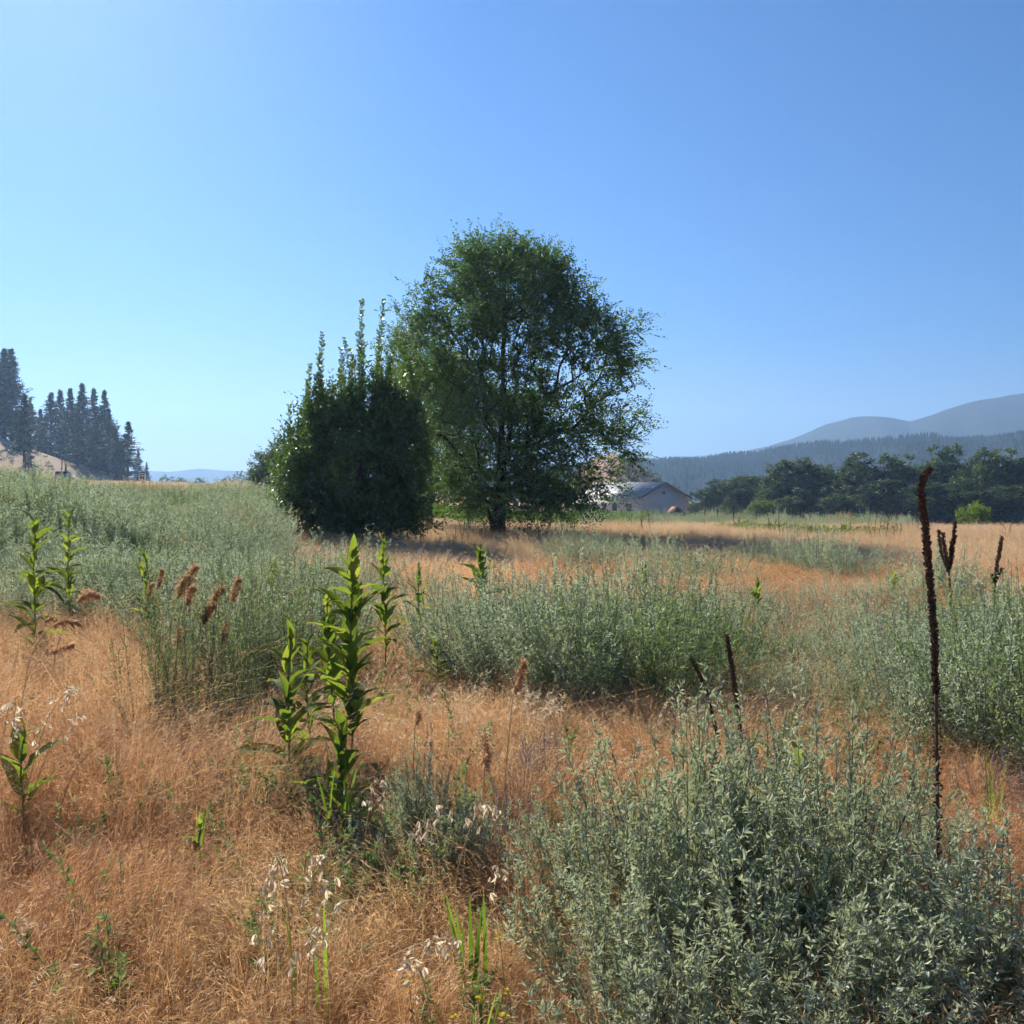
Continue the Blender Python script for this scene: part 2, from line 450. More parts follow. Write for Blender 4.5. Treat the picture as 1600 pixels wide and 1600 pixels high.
hill_mat = solid_mat('forested_slope', [(0.010, 0.018, 0.010), (0.018, 0.028, 0.015), (0.045, 0.045, 0.026)], 0.02, 1.0, 0.0, 6, spec=0.0)
mount_mat = solid_mat('mountain_slope', [(0.010, 0.018, 0.013), (0.020, 0.030, 0.020), (0.045, 0.045, 0.032)], 0.012, 1.0, 0.0, 7, spec=0.0)
D_RIDGE, D_MOUNT, D_FAR = 950.0, 2000.0, 2750.0
NEAR_R = ridge('forested_ridge', hill_mat, D_RIDGE,
      [(-0.62, 10), (-0.2, 12)] + crest_of(D_RIDGE, [(800, 735), (930, 728), (1010, 719), (1100, 716), (1180, 712), (1250, 702), (1330, 696), (1420, 690), (1500, 684), (1600, 678), (1750, 662), (1950, 655)]) + [(0.80, 60)],
      330, a0=-0.20, seed=2, rough=0.03)
ridge('mountain', mount_mat, D_MOUNT,
      [(-0.62, 5), (-0.2, 5)] + crest_of(D_MOUNT, [(900, 740), (1000, 728), (1100, 715), (1150, 707), (1200, 697), (1250, 681), (1290, 662), (1330, 654), (1375, 656), (1420, 660), (1460, 648), (1500, 636), (1550, 624), (1600, 613), (1700, 590), (1900, 560)]) + [(0.80, 250)],
      520, a0=-0.15, seed=4, rough=0.018, na=1400)
ridge('distant_hills', mount_mat, D_FAR,
      [(-0.62, 30)] + crest_of(D_FAR, [(100, 742), (180, 740), (235, 735), (265, 737), (310, 733), (350, 736), (400, 737), (470, 741), (600, 738), (800, 742), (1000, 738)]) + [(0.3, 40), (0.80, 60)],
      420, a0=-0.75, a1=0.55, seed=6, rough=0.03)
# hills go on round the back of the camera too
ridge('valley_hills', mount_mat, D_FAR, [(0.5, 90), (1.5, 120), (3.2, 90), (4.5, 70), (5.6, 45)], 420, a0=0.5, a1=5.6, na=500, seed=8, rough=0.15)

# conifers on the near ridge: a far wood that reads as one mass
def conifer_mass():
    mb = MB()
    na, nd, _ = NEAR_R.shape
    n = 10300
    ia = R.uniform(0, na - 2, n); iu = np.clip(R.beta(1.6, 1.2, n) * 13.2, 0, nd - 2)
    crest_n = 1100
    iu[:crest_n] = R.uniform(12.2, 13.2, crest_n)
    a0 = ia.astype(int); u0 = iu.astype(int); fa = (ia - a0)[:, None]; fu = (iu - u0)[:, None]
    P = (NEAR_R[a0, u0] * (1 - fa) + NEAR_R[a0 + 1, u0] * fa) * (1 - fu) + (NEAR_R[a0, u0 + 1] * (1 - fa) + NEAR_R[a0 + 1, u0 + 1] * fa) * fu
    h = R.uniform(3, 6.5, n) * (0.8 + 0.35 * vnoise(P[:, 0] * 0.012, P[:, 1] * 0.012, 77)); w = h * R.uniform(0.19, 0.28, n)
    sides = 5
    a = np.linspace(0, 2 * math.pi, sides, endpoint=False)
    vs, ts = [], []
    tiers = [(0.02, 0.62, 1.0), (0.38, 1.0, 0.66)]
    k = 0
    per = len(tiers) * (sides + 1)
    V = np.zeros((n, per, 3)); t = []
    for ti, (z0, z1, ws) in enumerate(tiers):
        o = ti * (sides + 1)
        ang = a[None] + R.uniform(0, 6.28, (n, 1))
        rr = w[:, None] * ws * R.uniform(0.6, 1.25, (n, sides))
        V[:, o:o + sides, 0] = np.cos(ang) * rr; V[:, o:o + sides, 1] = np.sin(ang) * rr
        V[:, o:o + sides, 2] = h[:, None] * (z0 + R.uniform(-0.05, 0.05, (n, sides)))
        V[:, o + sides, 2] = h * z1
        t += [[o + j, o + (j + 1) % sides, o + sides] for j in range(sides)]
    V += P[:, None]
    T = (np.array(t)[None] + (np.arange(n) * per)[:, None, None]).reshape(-1, 3)
    mb.add(V.reshape(-1, 3), T, np.repeat(R.uniform(0, 1, n), per))
    o = mb.build('conifer_forest', M['forest'])
    tag(o, 'dark conifer forest covering the hazy ridge beyond the cottonwoods', 'forest', kind='stuff')
conifer_mass()

# low far wood across the valley at the end of the left-hand view
def valley_wood():
    mb = MB()
    for k in range(70):
        px = R.uniform(215, 900); d = R.uniform(330, 520)
        p = at(px, d); s = R.uniform(1.4, 3.2)
        n = 70
        q = unit(R.normal(size=(n, 3))) * R.uniform(0.55, 1.0, (n, 1)) * np.array([s * 1.2, s * 1.2, s])
        leaves(mb, p + q + np.array([0, 0, s * 0.7]), R.normal(size=(n, 3)), R.uniform(0.7, 1.5, n), R.uniform(0.6, 1.1, n), R.uniform(0, 1, n))
    tag(mb.build('valley_wood', M['cotton']), 'thin hazy line of trees across the valley below the distant hills', 'trees', kind='stuff')
valley_wood()

# scrub on the knoll behind the house and on the dry hill
def hill_scrub(name, label, boxes, n, smin, smax):
    mb = MB()
    for k in range(n):
        x0, x1, y0, y1 = boxes[k % len(boxes)]
        x, y = R.uniform(x0, x1), R.uniform(y0, y1)
        s = R.uniform(smin, smax); m_ = 36
        q = unit(R.normal(size=(m_, 3))) * R.uniform(0.3, 1.0, (m_, 1)) * np.array([s, s, s * 0.7])
        q[:, 2] = np.abs(q[:, 2])
        leaves(mb, q + np.array([x, y, float(ground(x, y))]), R.normal(size=(m_, 3)), R.uniform(0.2, 0.5, m_) * s, R.uniform(0.15, 0.3, m_) * s, R.uniform(0, 1, m_))
    tag(mb.build(name, M['scrub']), label, 'scrub', kind='stuff')
hill_scrub('knoll_scrub', 'dark scrub dotting the brown knoll behind the house', [(0, 50, 178, 215)], 330, 0.5, 1.5)
hill_scrub('hillside_scrub', 'dark scrub dotting the dry hillside below the pines', [(-125, -82, 150, 190), (-112, -84, 150, 200)], 190, 0.3, 1.1)

# the valley air
def haze():
    mb = MB(); box(mb, (-3700, -3700, -9), (3700, 3700, 305))
    m, N, Lk = new_mat('valley_haze')
    v = N.new('ShaderNodeVolumePrincipled')
    v.inputs['Color'].default_value = (0.39, 0.63, 1.0, 1)
    v.inputs['Density'].default_value = HAZE_DENSITY
    v.inputs['Anisotropy'].default_value = 0.35
    v.inputs['Density Attribute'].default_value = ''
    out = N.new('ShaderNodeOutputMaterial'); Lk.new(v.outputs[0], out.inputs['Volume'])
    tag(mb.build('haze', m), 'thin blue summer haze filling the valley air', 'haze', kind='stuff')
HAZE_DENSITY = 0.00047
haze()

# ------------------------------------------------------------------ trees
def in_lobes(P, lobes, grow=1.0):
    d = np.full(len(P), 9e9)
    for c, r in lobes:
        d = np.minimum(d, (((P - np.array(c)) / (np.array(r) * grow)) ** 2).sum(1))
    return d

def lobe_points(lobes, n, shell=0.55):
    """points inside a union of ellipsoids, most of them near the outside"""
    vol = np.array([np.prod(r) ** 0.75 for _, r in lobes]); pick = R.choice(len(lobes), n * 6, p=vol / vol.sum())
    c = np.array([l[0] for l in lobes])[pick]; r = np.array([l[1] for l in lobes])[pick]
    u = unit(R.normal(size=(n * 6, 3))); rad = shell + (1 - shell) * R.uniform(0, 1, (n * 6, 1)) ** 0.6
    P = c + u * r * rad
    d = np.stack([(((P - np.array(cc)) / np.array(rr)) ** 2).sum(1) for cc, rr in lobes], 1)
    keep = np.ones(len(P), bool)
    for k in range(len(lobes)):
        keep &= ~((d[:, k] < shell ** 2) & (pick != k) & (R.uniform(size=len(P)) < 0.75))
    return P[keep][:n]

def clumped(lobes, n, per, sigma, shell):
    c = lobe_points(lobes, n // per, shell)
    return np.repeat(c, per, 0) + R.normal(size=(len(c) * per, 3)) * sigma * np.array([1, 1, 0.75])

def skeleton(targets, trunk, step=0.35, sag=0.1, wander=0.08):
    """joins every target to the growing branch system; returns nodes, parents and how many tips each carries"""
    nodes = [np.array(p, float) for p in trunk]; par = [-1] + list(range(len(trunk) - 1)); plen = [0.0]
    for i in range(1, len(trunk)):
        plen.append(plen[-1] + np.linalg.norm(nodes[i] - nodes[i - 1]))
    arr = np.zeros((60000, 3)); arr[:len(nodes)] = nodes; pl = np.zeros(60000); pl[:len(nodes)] = plen; n = len(nodes)
    parA = np.full(60000, -1); parA[:n] = par
    ax = np.array(trunk[-1], float)
    order = np.argsort(np.linalg.norm((targets - np.array(trunk[len(trunk) // 2])), axis=1))
    tips = []
    first = max(1, len(trunk) // 3)
    for t in targets[order]:
        d = np.linalg.norm(arr[first:n] - t, axis=1)
        high = np.maximum(0, arr[first:n, 2] - t[2] + 0.15)
        j = int(np.argmin(d + 0.22 * pl[first:n] + high * 1.2)) + first
        a = arr[j].copy(); dist = np.linalg.norm(t - a); k = max(1, int(dist / step))
        prev = j
        off = R.normal(size=3) * wander * dist
        for q in range(1, k + 1):
            f = q / k
            p = a + (t - a) * f + off * math.sin(f * math.pi) - np.array([0, 0, 1]) * sag * dist * math.sin(f * math.pi)
            arr[n] = p; parA[n] = prev; pl[n] = pl[prev] + np.linalg.norm(p - arr[prev]); prev = n; n += 1
        tips.append(prev)
    cnt = np.zeros(n)
    cnt[tips] = 1
    for i in range(n - 1, 0, -1):
        if parA[i] >= 0:
            cnt[parA[i]] += cnt[i]
    return arr[:n], parA[:n], cnt, np.array(tips)

def limbs(mb, nodes, par, cnt, r0, power=0.47, rmin=0.006, sides=5, maxr=9):
    rad = np.minimum(np.maximum(rmin, r0 * np.maximum(cnt, 0.5) ** power), maxr)
    ch = np.nonzero(par >= 0)[0]
    A = nodes[par[ch]]; B = nodes[ch]
    big = rad[ch] > 0.03
    if big.any():
        frusta(mb, A[big], B[big], np.minimum(rad[par[ch]], rad[ch] * 1.35)[big], rad[ch][big], sides)
    frusta(mb, A[~big], B[~big], np.minimum(rad[par[ch]], rad[ch] * 1.6)[~big], rad[ch][~big], 3)

def sprays(mb, tipP, tipD, per, length, nleaf, L, W, droop=0.25, spread=0.7, mat=0, up=None, jitter=0.02):
    """leafy shoots at branch tips: leaves in two ranks along each shoot"""
    n = len(tipP) * per
    P = np.repeat(tipP, per, 0); D = unit(np.repeat(tipD, per, 0) + R.normal(size=(n, 3)) * spread)
    ln = length * R.uniform(0.5, 1.25, n)
    S = unit(np.cross(D, np.array([0, 0, 1.0]) + R.normal(size=(n, 3)) * 0.3))
    f = (np.arange(nleaf) + 0.6) / nleaf
    pos = P[:, None] + D[:, None] * (ln[:, None] * f[None])[..., None] - np.array([0, 0, 1.0]) * (droop * ln[:, None] * f[None] ** 2)[..., None]
    sgn = np.where(np.arange(nleaf) % 2 == 0, 1, -1)[None, :, None]
    ld = D[:, None] * 0.75 + S[:, None] * sgn * 0.8 - np.array([0, 0, 0.15]) + R.normal(size=(n, nleaf, 3)) * 0.3
    m_ = n * nleaf
    tint = np.clip(np.repeat(R.uniform(0.1, 0.9, n), nleaf) + R.normal(size=m_) * 0.15, 0, 1)
    leaves(mb, pos.reshape(-1, 3) + R.normal(size=(m_, 3)) * jitter, ld.reshape(-1, 3), L * R.uniform(0.7, 1.2, m_), W * R.uniform(0.8, 1.2, m_), tint, mat)
    end = pos[:, -1]
    return P, end

def tip_dirs(nodes, par, tips, centre, outward=0.8, lift=0.25):
    d = unit(nodes[tips] - nodes[par[tips]]) + outward * unit(nodes[tips] - np.array(centre)) + np.array([0, 0, lift])
    return unit(d)

def trunk_mesh(mb, path, rad, sides=12, rough=0.12):
    path = np.asarray(path, float); rad = np.asarray(rad, float)
    k0 = mb.n
    tube(mb, path, rad, sides)
    V = mb.V[-1]; c = np.repeat(path, sides, 0)
    m_ = len(c)
    off = V[:m_] - c
    ang = np.arctan2(off[:, 1], off[:, 0])
    V[:m_] = c + off * (1 + rough * (np.sin(ang * 3 + c[:, 2] * 0.8) * 0.6 + np.sin(ang * 7 + c[:, 2] * 2.0) * 0.4))[:, None]

# --- the big elm
def elm():
    d = 32.0; b = at(778, d)
    s = d / F
    def P(px, py, dy=0.0):
        return np.array([(px - 800) * s, d + dy, hgt(py, d)]) - b
    t = thing('elm_tree', 'tall rounded elm with dark trunk standing alone in the dry field', 'tree', b)
    lobes = [(P(790, 560), (3.0, 2.9, 3.5)), (P(790, 470), (2.4, 2.4, 2.35)), (P(880, 600, 0.2), (2.15, 2.5, 2.5)), (P(720, 560), (1.6, 2.2, 2.6)),
             (P(745, 690), (2.7, 2.6, 1.6)), (P(880, 705), (2.5, 2.5, 1.5)), (P(925, 560, -0.3), (0.9, 1.0, 2.3)), (P(800, 400), (1.5, 1.5, 0.9)),
             (P(735, 410), (1.0, 1.2, 0.9)), (P(915, 755, -0.3), (1.3, 1.4, 0.7)), (P(845, 765), (1.6, 2.0, 0.55)), (P(720, 745), (1.3, 1.6, 0.65)),
             (P(865, 440), (1.2, 1.2, 1.1)), (P(715, 455), (1.1, 1.2, 1.2)), (P(790, 410), (2.0, 1.8, 0.7)), (P(930, 520, -0.2), (0.9, 1.0, 1.3)), (P(800, 772), (2.2, 2.4, 0.5)), (P(700, 765), (1.3, 1.8, 0.55)), (P(900, 778, -0.6), (1.5, 1.6, 0.45))]
    T = np.concatenate([clumped(lobes, 1500, 8, 0.36, 0.36), lobe_points(lobes, 330, 0.3)])
    T = T[(T[:, 2] > 0.75) & (T[:, 2] < hgt(392, d) - b[2])]
    trunk = [(0, 0, -0.1), (0.0, 0, 0.5), (0.03, 0, 1.0), (0.1, 0.05, 1.6), (0.12, 0.1, 2.4), (0.1, 0.1, 3.4), (0.2, 0.1, 4.6), (0.15, 0.05, 6.0), (0.25, 0, 7.4)]
    nodes, par, cnt, tips = skeleton(T, trunk, 0.4, -0.05)
    mb = MB()
    trunk_mesh(mb, [(0, 0, -0.15), (0, 0, 0.03), (0.0, 0, 0.2), (0.0, 0, 0.55), (0.03, 0, 1.05), (0.1, 0.05, 1.7), (0.12, 0.1, 2.5), (0.1, 0.1, 3.5)],
               [0.40, 0.33, 0.27, 0.235, 0.225, 0.21, 0.17, 0.13])
    tube(mb, [(-0.24, -0.1, -0.05), (-0.22, -0.1, 0.5), (-0.3, -0.1, 0.95), (-0.55, -0.1, 1.6)], [0.075, 0.06, 0.05, 0.03], 7)
    limbs(mb, nodes, par, cnt, 0.0052, 0.52, 0.006, 6, 0.17)
    mb.build('trunk', M['bark'], t)
    cr = MB()
    D = tip_dirs(nodes, par, tips, (0, 0, 4.0), 0.6, 0.12)
    D[:, 2] += 0.15 * np.clip((nodes[tips][:, 2] - 6) / 3, 0, 1)
    sprays(cr, nodes[tips], unit(D), 5, 0.75, 13, 0.108, 0.06, 0.22, 0.75)
    # long sprays that break the outline
    far = in_lobes(nodes[tips], lobes) > 0.60
    sprays(cr, nodes[tips][far], unit(D[far]), 2, 1.05, 17, 0.105, 0.05, 0.14, 0.5)
    o = cr.build('crown', M['elm'], t)
elm()

def side_elm():
    d = 41.0; b = at(665, d); s = d / F
    def P(px, py, dy=0.0):
        return np.array([(px - 800) * s, d + dy, hgt(py, d)]) - b
    t = thing('elm_tree', 'smaller yellow green elm growing behind the dark bushy fruit tree', 'tree', b)
    lobes = [(P(675, 620), (1.7, 1.9, 2.6)), (P(650, 560), (1.2, 1.4, 1.6)), (P(715, 640), (1.7, 1.8, 2.5)), (P(690, 730), (2.0, 2.0, 1.1)), (P(640, 680), (1.2, 1.5, 1.6))]
    T = clumped(lobes, 760, 8, 0.34, 0.35); T = T[T[:, 2] > 1.1]
    nodes, par, cnt, tips = skeleton(T, [(0, 0, -0.1), (0, 0, 0.7), (0.05, 0, 1.4), (0.1, 0, 2.4), (0.2, 0, 3.6), (0.3, 0, 5.0)], 0.45, -0.04)
    mb = MB(); trunk_mesh(mb, [(0, 0, -0.15), (0, 0, 0.1), (0, 0, 0.5), (0.0, 0, 1.0), (0.05, 0, 1.6), (0.1, 0, 2.6)], [0.42, 0.33, 0.29, 0.28, 0.25, 0.18])
    limbs(mb, nodes, par, cnt, 0.006, 0.5, 0.008, 5, 0.14)
    mb.build('trunk', M['bark'], t)
    cr = MB(); D = tip_dirs(nodes, par, tips, (0.2, 0, 3.4), 0.6, 0.15)
    sprays(cr, nodes[tips], D, 6, 0.75, 12, 0.10, 0.055, 0.2, 0.75)
    cr.build('crown', M['elm_light'], t)
side_elm()

# --- the dark fruit tree with upright water shoots
def fruit_tree():
    d = 26.0; b = at(560, d); s = d / F
    def P(px, py, dy=0.0):
        return np.array([(px - 800) * s, d + dy, hgt(py, d)]) - b
    t = thing('fruit_tree', 'dense dark bushy fruit tree with upright leafy shoots beside the elm', 'tree', b)
    lobes = [(P(545, 740), (1.75, 1.7, 1.6)), (P(500, 720), (1.05, 1.3, 1.3)), (P(600, 700), (1.05, 1.3, 1.7)), (P(545, 680), (1.05, 1.1, 0.9)), (P(585, 660), (0.8, 1.0, 1.0)),
             (P(490, 770), (0.95, 1.1, 0.9)), (P(570, 815), (1.25, 1.2, 0.75)), (P(615, 790), (0.75, 1.0, 1.0)), (P(520, 815), (1.1, 1.0, 0.6)), (P(458, 800, -0.2), (0.42, 0.6, 0.4)),
             (P(462, 760), (0.4, 0.6, 0.5)), (P(640, 735), (0.5, 0.7, 0.6)), (P(636, 665), (0.45, 0.6, 0.6)), (P(505, 640), (0.5, 0.6, 0.5)), (P(645, 815), (0.4, 0.6, 0.4)), (P(440, 800, -0.4), (0.3, 0.4, 0.3))]
    T = np.concatenate([clumped(lobes, 1000, 8, 0.26, 0.4), lobe_points(lobes, 300, 0.3)]); T = T[T[:, 2] > 0.12]
    nodes, par, cnt, tips = skeleton(T, [(0, 0, -0.1), (0, 0, 0.25), (0.0, 0, 0.5), (0, 0, 1.0), (0.05, 0, 1.8), (0, 0, 2.6)], 0.3, -0.06)
    mb = MB(); tube(mb, [(0, 0, -0.15), (0, 0, 0.4), (0, 0, 1.0), (0.05, 0, 1.8)], [0.16, 0.13, 0.11, 0.07], 9)
    for a in range(6):
        an = a * 1.05; tube(mb, [(0.1 * math.cos(an), 0.1 * math.sin(an), -0.1), (0.35 * math.cos(an), 0.35 * math.sin(an), 0.6), (0.7 * math.cos(an), 0.7 * math.sin(an), 1.4)], [0.07, 0.055, 0.035], 6)
    limbs(mb, nodes, par, cnt, 0.006, 0.48, 0.006, 5, 0.09)
    cr = MB(); D = tip_dirs(nodes, par, tips, (0, 0, 1.2), 0.7, 0.2)
    sprays(cr, nodes[tips], D, 5, 0.38, 9, 0.092, 0.058, 0.12, 0.9, jitter=0.03)
    far = in_lobes(nodes[tips], lobes) > 0.6
    sprays(cr, nodes[tips][far], D[far], 2, 0.62, 12, 0.095, 0.055, 0.05, 0.6, jitter=0.02)
    tops = [(568, 470, 150), (603, 474, 150), (515, 527, 130), (541, 530, 130), (491, 571, 110), (586, 512, 140), (475, 603, 90), (459, 637, 80), (556, 520, 140), (626, 518, 120), (505, 560, 100),
            (548, 560, 110), (575, 540, 120), (612, 555, 100), (528, 575, 90), (595, 560, 110), (640, 545, 110), (566, 590, 90), (484, 625, 70), (500, 610, 80), (535, 615, 80), (558, 560, 90), (619, 590, 80)]
    for k in range(44):
        px = R.uniform(462, 645); edge = min(1, (px - 440) / 90)
        tops.append((px, R.uniform(540, 650) + 110 * (1 - edge), R.uniform(80, 130)))
    for px, py, ln in tops:
        top = P(px, py, R.uniform(-0.7, 0.7)); lean = R.normal(0, 0.11, 2); L = ln * s * 1.25
        base = top - np.array([lean[0] * L, lean[1] * L, L])
        k = int(L / 0.05)
        f = np.linspace(0, 1, k)
        path = base + (top - base) * f[:, None] + np.array([R.normal(0, 0.09), R.normal(0, 0.09), 0]) * np.sin(f * R.uniform(2.2, 4.5))[:, None]
        tube(mb, path[::4], np.linspace(0.014, 0.004, len(path[::4])), 4)
        an = np.arange(k) * 2.4
        ld = np.stack([np.cos(an), np.sin(an), np.full(k, 0.75)], 1)
        for rep in range(3):
            a2 = an + rep * 1.6
            ld = np.stack([np.cos(a2), np.sin(a2), R.uniform(0.4, 1.0, k)], 1)
            leaves(cr, path, ld, R.uniform(0.08, 0.19, k) * np.clip(1.25 - f * 0.5, 0.4, 1), 0.062, R.uniform(0.2, 1, k))
    mb.build('trunk', M['bark'], t); cr.build('crown', M['fruit'], t)
fruit_tree()

# --- round bushy trees: one builder for cottonwoods, willows and the two at the end of the row
def bushy(name, label, base, lobes, ntip, per, spray_len, nleaf, L, W, mat, trunk_r, group=None, zmin=0.3, ret=False):
    t = thing(name, label, 'tree', base, 0, group)
    T = np.concatenate([clumped(lobes, ntip, 6, min(l[1][0] for l in lobes) * 0.36, 0.45), lobe_points(lobes, ntip // 4, 0.3)]); T = T[T[:, 2] > zmin]
    top = max(c[2] for c, _ in lobes); k = 6
    trunk = [(0.1 * math.sin(i), 0.05 * math.cos(i), -0.2 + (top + 0.2) * i / k) for i in range(k + 1)]
    nodes, par, cnt, tips = skeleton(T, trunk, 0.8, -0.04)
    mb = MB(); tube(mb, trunk, np.linspace(trunk_r, trunk_r * 0.3, k + 1), 8); limbs(mb, nodes, par, cnt, 0.012, 0.5, 0.02, 4, trunk_r * 0.6)
    mb.build('trunk', M['bark'], t)
    cr = MB(); D = tip_dirs(nodes, par, tips, (0, 0, top * 0.6), 0.6, 0.2)
    sprays(cr, nodes[tips], D, per, spray_len, nleaf, L, W, 0.15, 0.9, jitter=L * 0.3)
    cr.build('crown', mat, t)
    return t

def copy_tree(t, loc, rz, sc, label, group=None):
    c = t.copy(); C.objects.link(c)
    c.location = tuple(float(v) for v in loc); c.rotation_euler = (0, 0, rz); c.scale = sc if isinstance(sc, tuple) else (sc, sc, sc)
    c['label'] = label
    if group: c['group'] = group
    for ch in list(t.children):
        k = ch.copy(); C.objects.link(k); k.parent = c
        for g in list(ch.children):
            q = g.copy(); C.objects.link(q); q.parent = k
    return c

b = at(482, 46); bushy('round_tree', 'mid green rounded tree just behind the dark bushy fruit tree', b,
    [((0.2, 0, 1.7), (1.1, 1.2, 1.2)), ((-0.5, 0, 1.2), (0.9, 1.1, 0.95)), ((0.9, 0, 1.5), (1.0, 1.2, 1.3))], 280, 5, 0.5, 10, 0.11, 0.06, M['elm_light'], 0.14)
b = at(426, 64); bushy('round_tree', 'bluish green rounded tree farthest along the row at the field edge', b,
    [((0.1, 0, 2.4), (1.25, 1.3, 1.2)), ((-0.3, 0, 1.8), (1.0, 1.2, 1.3)), ((0.5, 0, 1.6), (1.3, 1.2, 1.3)), ((-0.3, 0, 1.1), (0.9, 1, 0.9))], 320, 5, 0.55, 9, 0.13, 0.075, M['cotton'], 0.16)

# cottonwood row at the far edge of the field
CW = []
def cottonwood(px, top_py, d, wpx, label, first=None, variant=0):
    b = at(px, d); H = hgt(top_py, d) - b[2]; w = wpx / F * d / 2
    if variant >= len(CW):
        q = random.Random(100 + variant)
        lobes = [((0, 0, 5.2), (2.2, 2.2, 3.2)), ((0.3, 0, 7.4), (1.6, 1.6, 2.2))]
        for i in range(7):
            a = i * 0.9 + q.uniform(0, 0.5); r = q.uniform(1.0, 2.0); z = q.uniform(0.9, 6.8)
            lobes.append(((r * math.cos(a), r * math.sin(a), z), (q.uniform(1.1, 1.6), q.uniform(1.1, 1.6), q.uniform(1.1, 2.0))))
        t = bushy('cottonwood_tree', label, b, lobes, 420, 5, 0.7, 9, 0.27, 0.2, M['cotton'], 0.26, 'cottonwoods along the far edge of the field', 0.15)
        CW.append(t)
    else:
        t = copy_tree(CW[variant], b, R.uniform(0, 6.28), 1.0, label)
    t.scale = (w / 2.5, w / 2.5, H / 9.3); t.rotation_euler = (0, 0, R.uniform(0, 6.28))
CWL = [(1132, 752, 160, 70, 'hazy low cottonwood nearest the knoll behind the house'),
       (1172, 745, 158, 72, 'rounded cottonwood second from the house end of the far row'),
       (1218, 722, 142, 62, 'narrow upright cottonwood third from the house end of the far row'),
       (1268, 722, 140, 72, 'broad cottonwood fourth from the house end of the far row'),
       (1305, 738, 136, 60, 'shorter cottonwood filling the dip in the far row'),
       (1345, 714, 134, 78, 'wide crowned cottonwood midway along the far row'),
       (1398, 716, 132, 74, 'cottonwood just beside the tall bent mullein head in the far row'),
       (1432, 730, 150, 60, 'cottonwood partly hidden behind the tall bent mullein head'),
       (1478, 702, 130, 72, 'tallest cottonwood of the far row, just past the bent mullein'),
       (1516, 722, 140, 60, 'set back cottonwood between two tall ones in the far row'),
       (1555, 708, 124, 82, 'big sunlit cottonwood above the small lime green tree'),
       (1600, 720, 122, 80, 'dark cottonwood cut by the edge of the picture'),
       (1650, 715, 120, 84, 'last cottonwood beyond the edge of the picture'),
       (1375, 752, 124, 66, 'low dark cottonwood in front of the middle of the far row'),
       (1500, 752, 120, 80, 'low dark cottonwood behind the forked mullein'),
       (1445, 756, 121, 70, 'low leafy cottonwood in front of the tallest one'),
       (1250, 765, 136, 60, 'low grey green cottonwood at the foot of the far row'),
       (1320, 762, 130, 66, 'low shadowed cottonwood below the dip in the far row'),
       (1580, 760, 118, 80, 'low shadowed cottonwood behind the lime green tree')]
for i, (px, py, d, w, lb) in enumerate(CWL):
    cottonwood(px, py, d, w, lb, variant=i if i < 4 else R.randint(4))

def small_bush(name, px, top_py, d, wpx, mat, label, L=0.12):
    b = at(px, d); H = hgt(top_py, d) - b[2]; w = wpx / F * d / 2
    lobes = [((0, 0, H * 0.55), (w * 0.8, w * 0.8, H * 0.42)), ((w * 0.35, 0, H * 0.4), (w * 0.6, w * 0.6, H * 0.38)), ((-w * 0.35, 0, H * 0.42), (w * 0.6, w * 0.6, H * 0.4))]
    bushy(name, label, b, lobes, 150, 6, H * 0.16, 8, L, L * 0.6, mat, 0.06, None, 0.1)
small_bush('young_tree', 1521, 784, 62, 46, M['lime'], 'small lime green young tree standing in front of the dark cottonwoods', 0.085)
small_bush('round_bush', 1190, 777, 120, 44, M['elm_light'], 'rounded olive bush at the house end of the cottonwood row', 0.16)
small_bush('round_bush', 1140, 783, 140, 34, M['cotton'], 'small dark bush beside the knoll near the house', 0.18)
small_bush('round_bush', 1352, 806, 84, 34, M['elm'], 'low dark green bush at the field edge before the cottonwoods', 0.12)
small_bush('round_bush', 1095, 783, 165, 40, M['cotton'], 'dark bush at the corner of the house beside the knoll', 0.2)

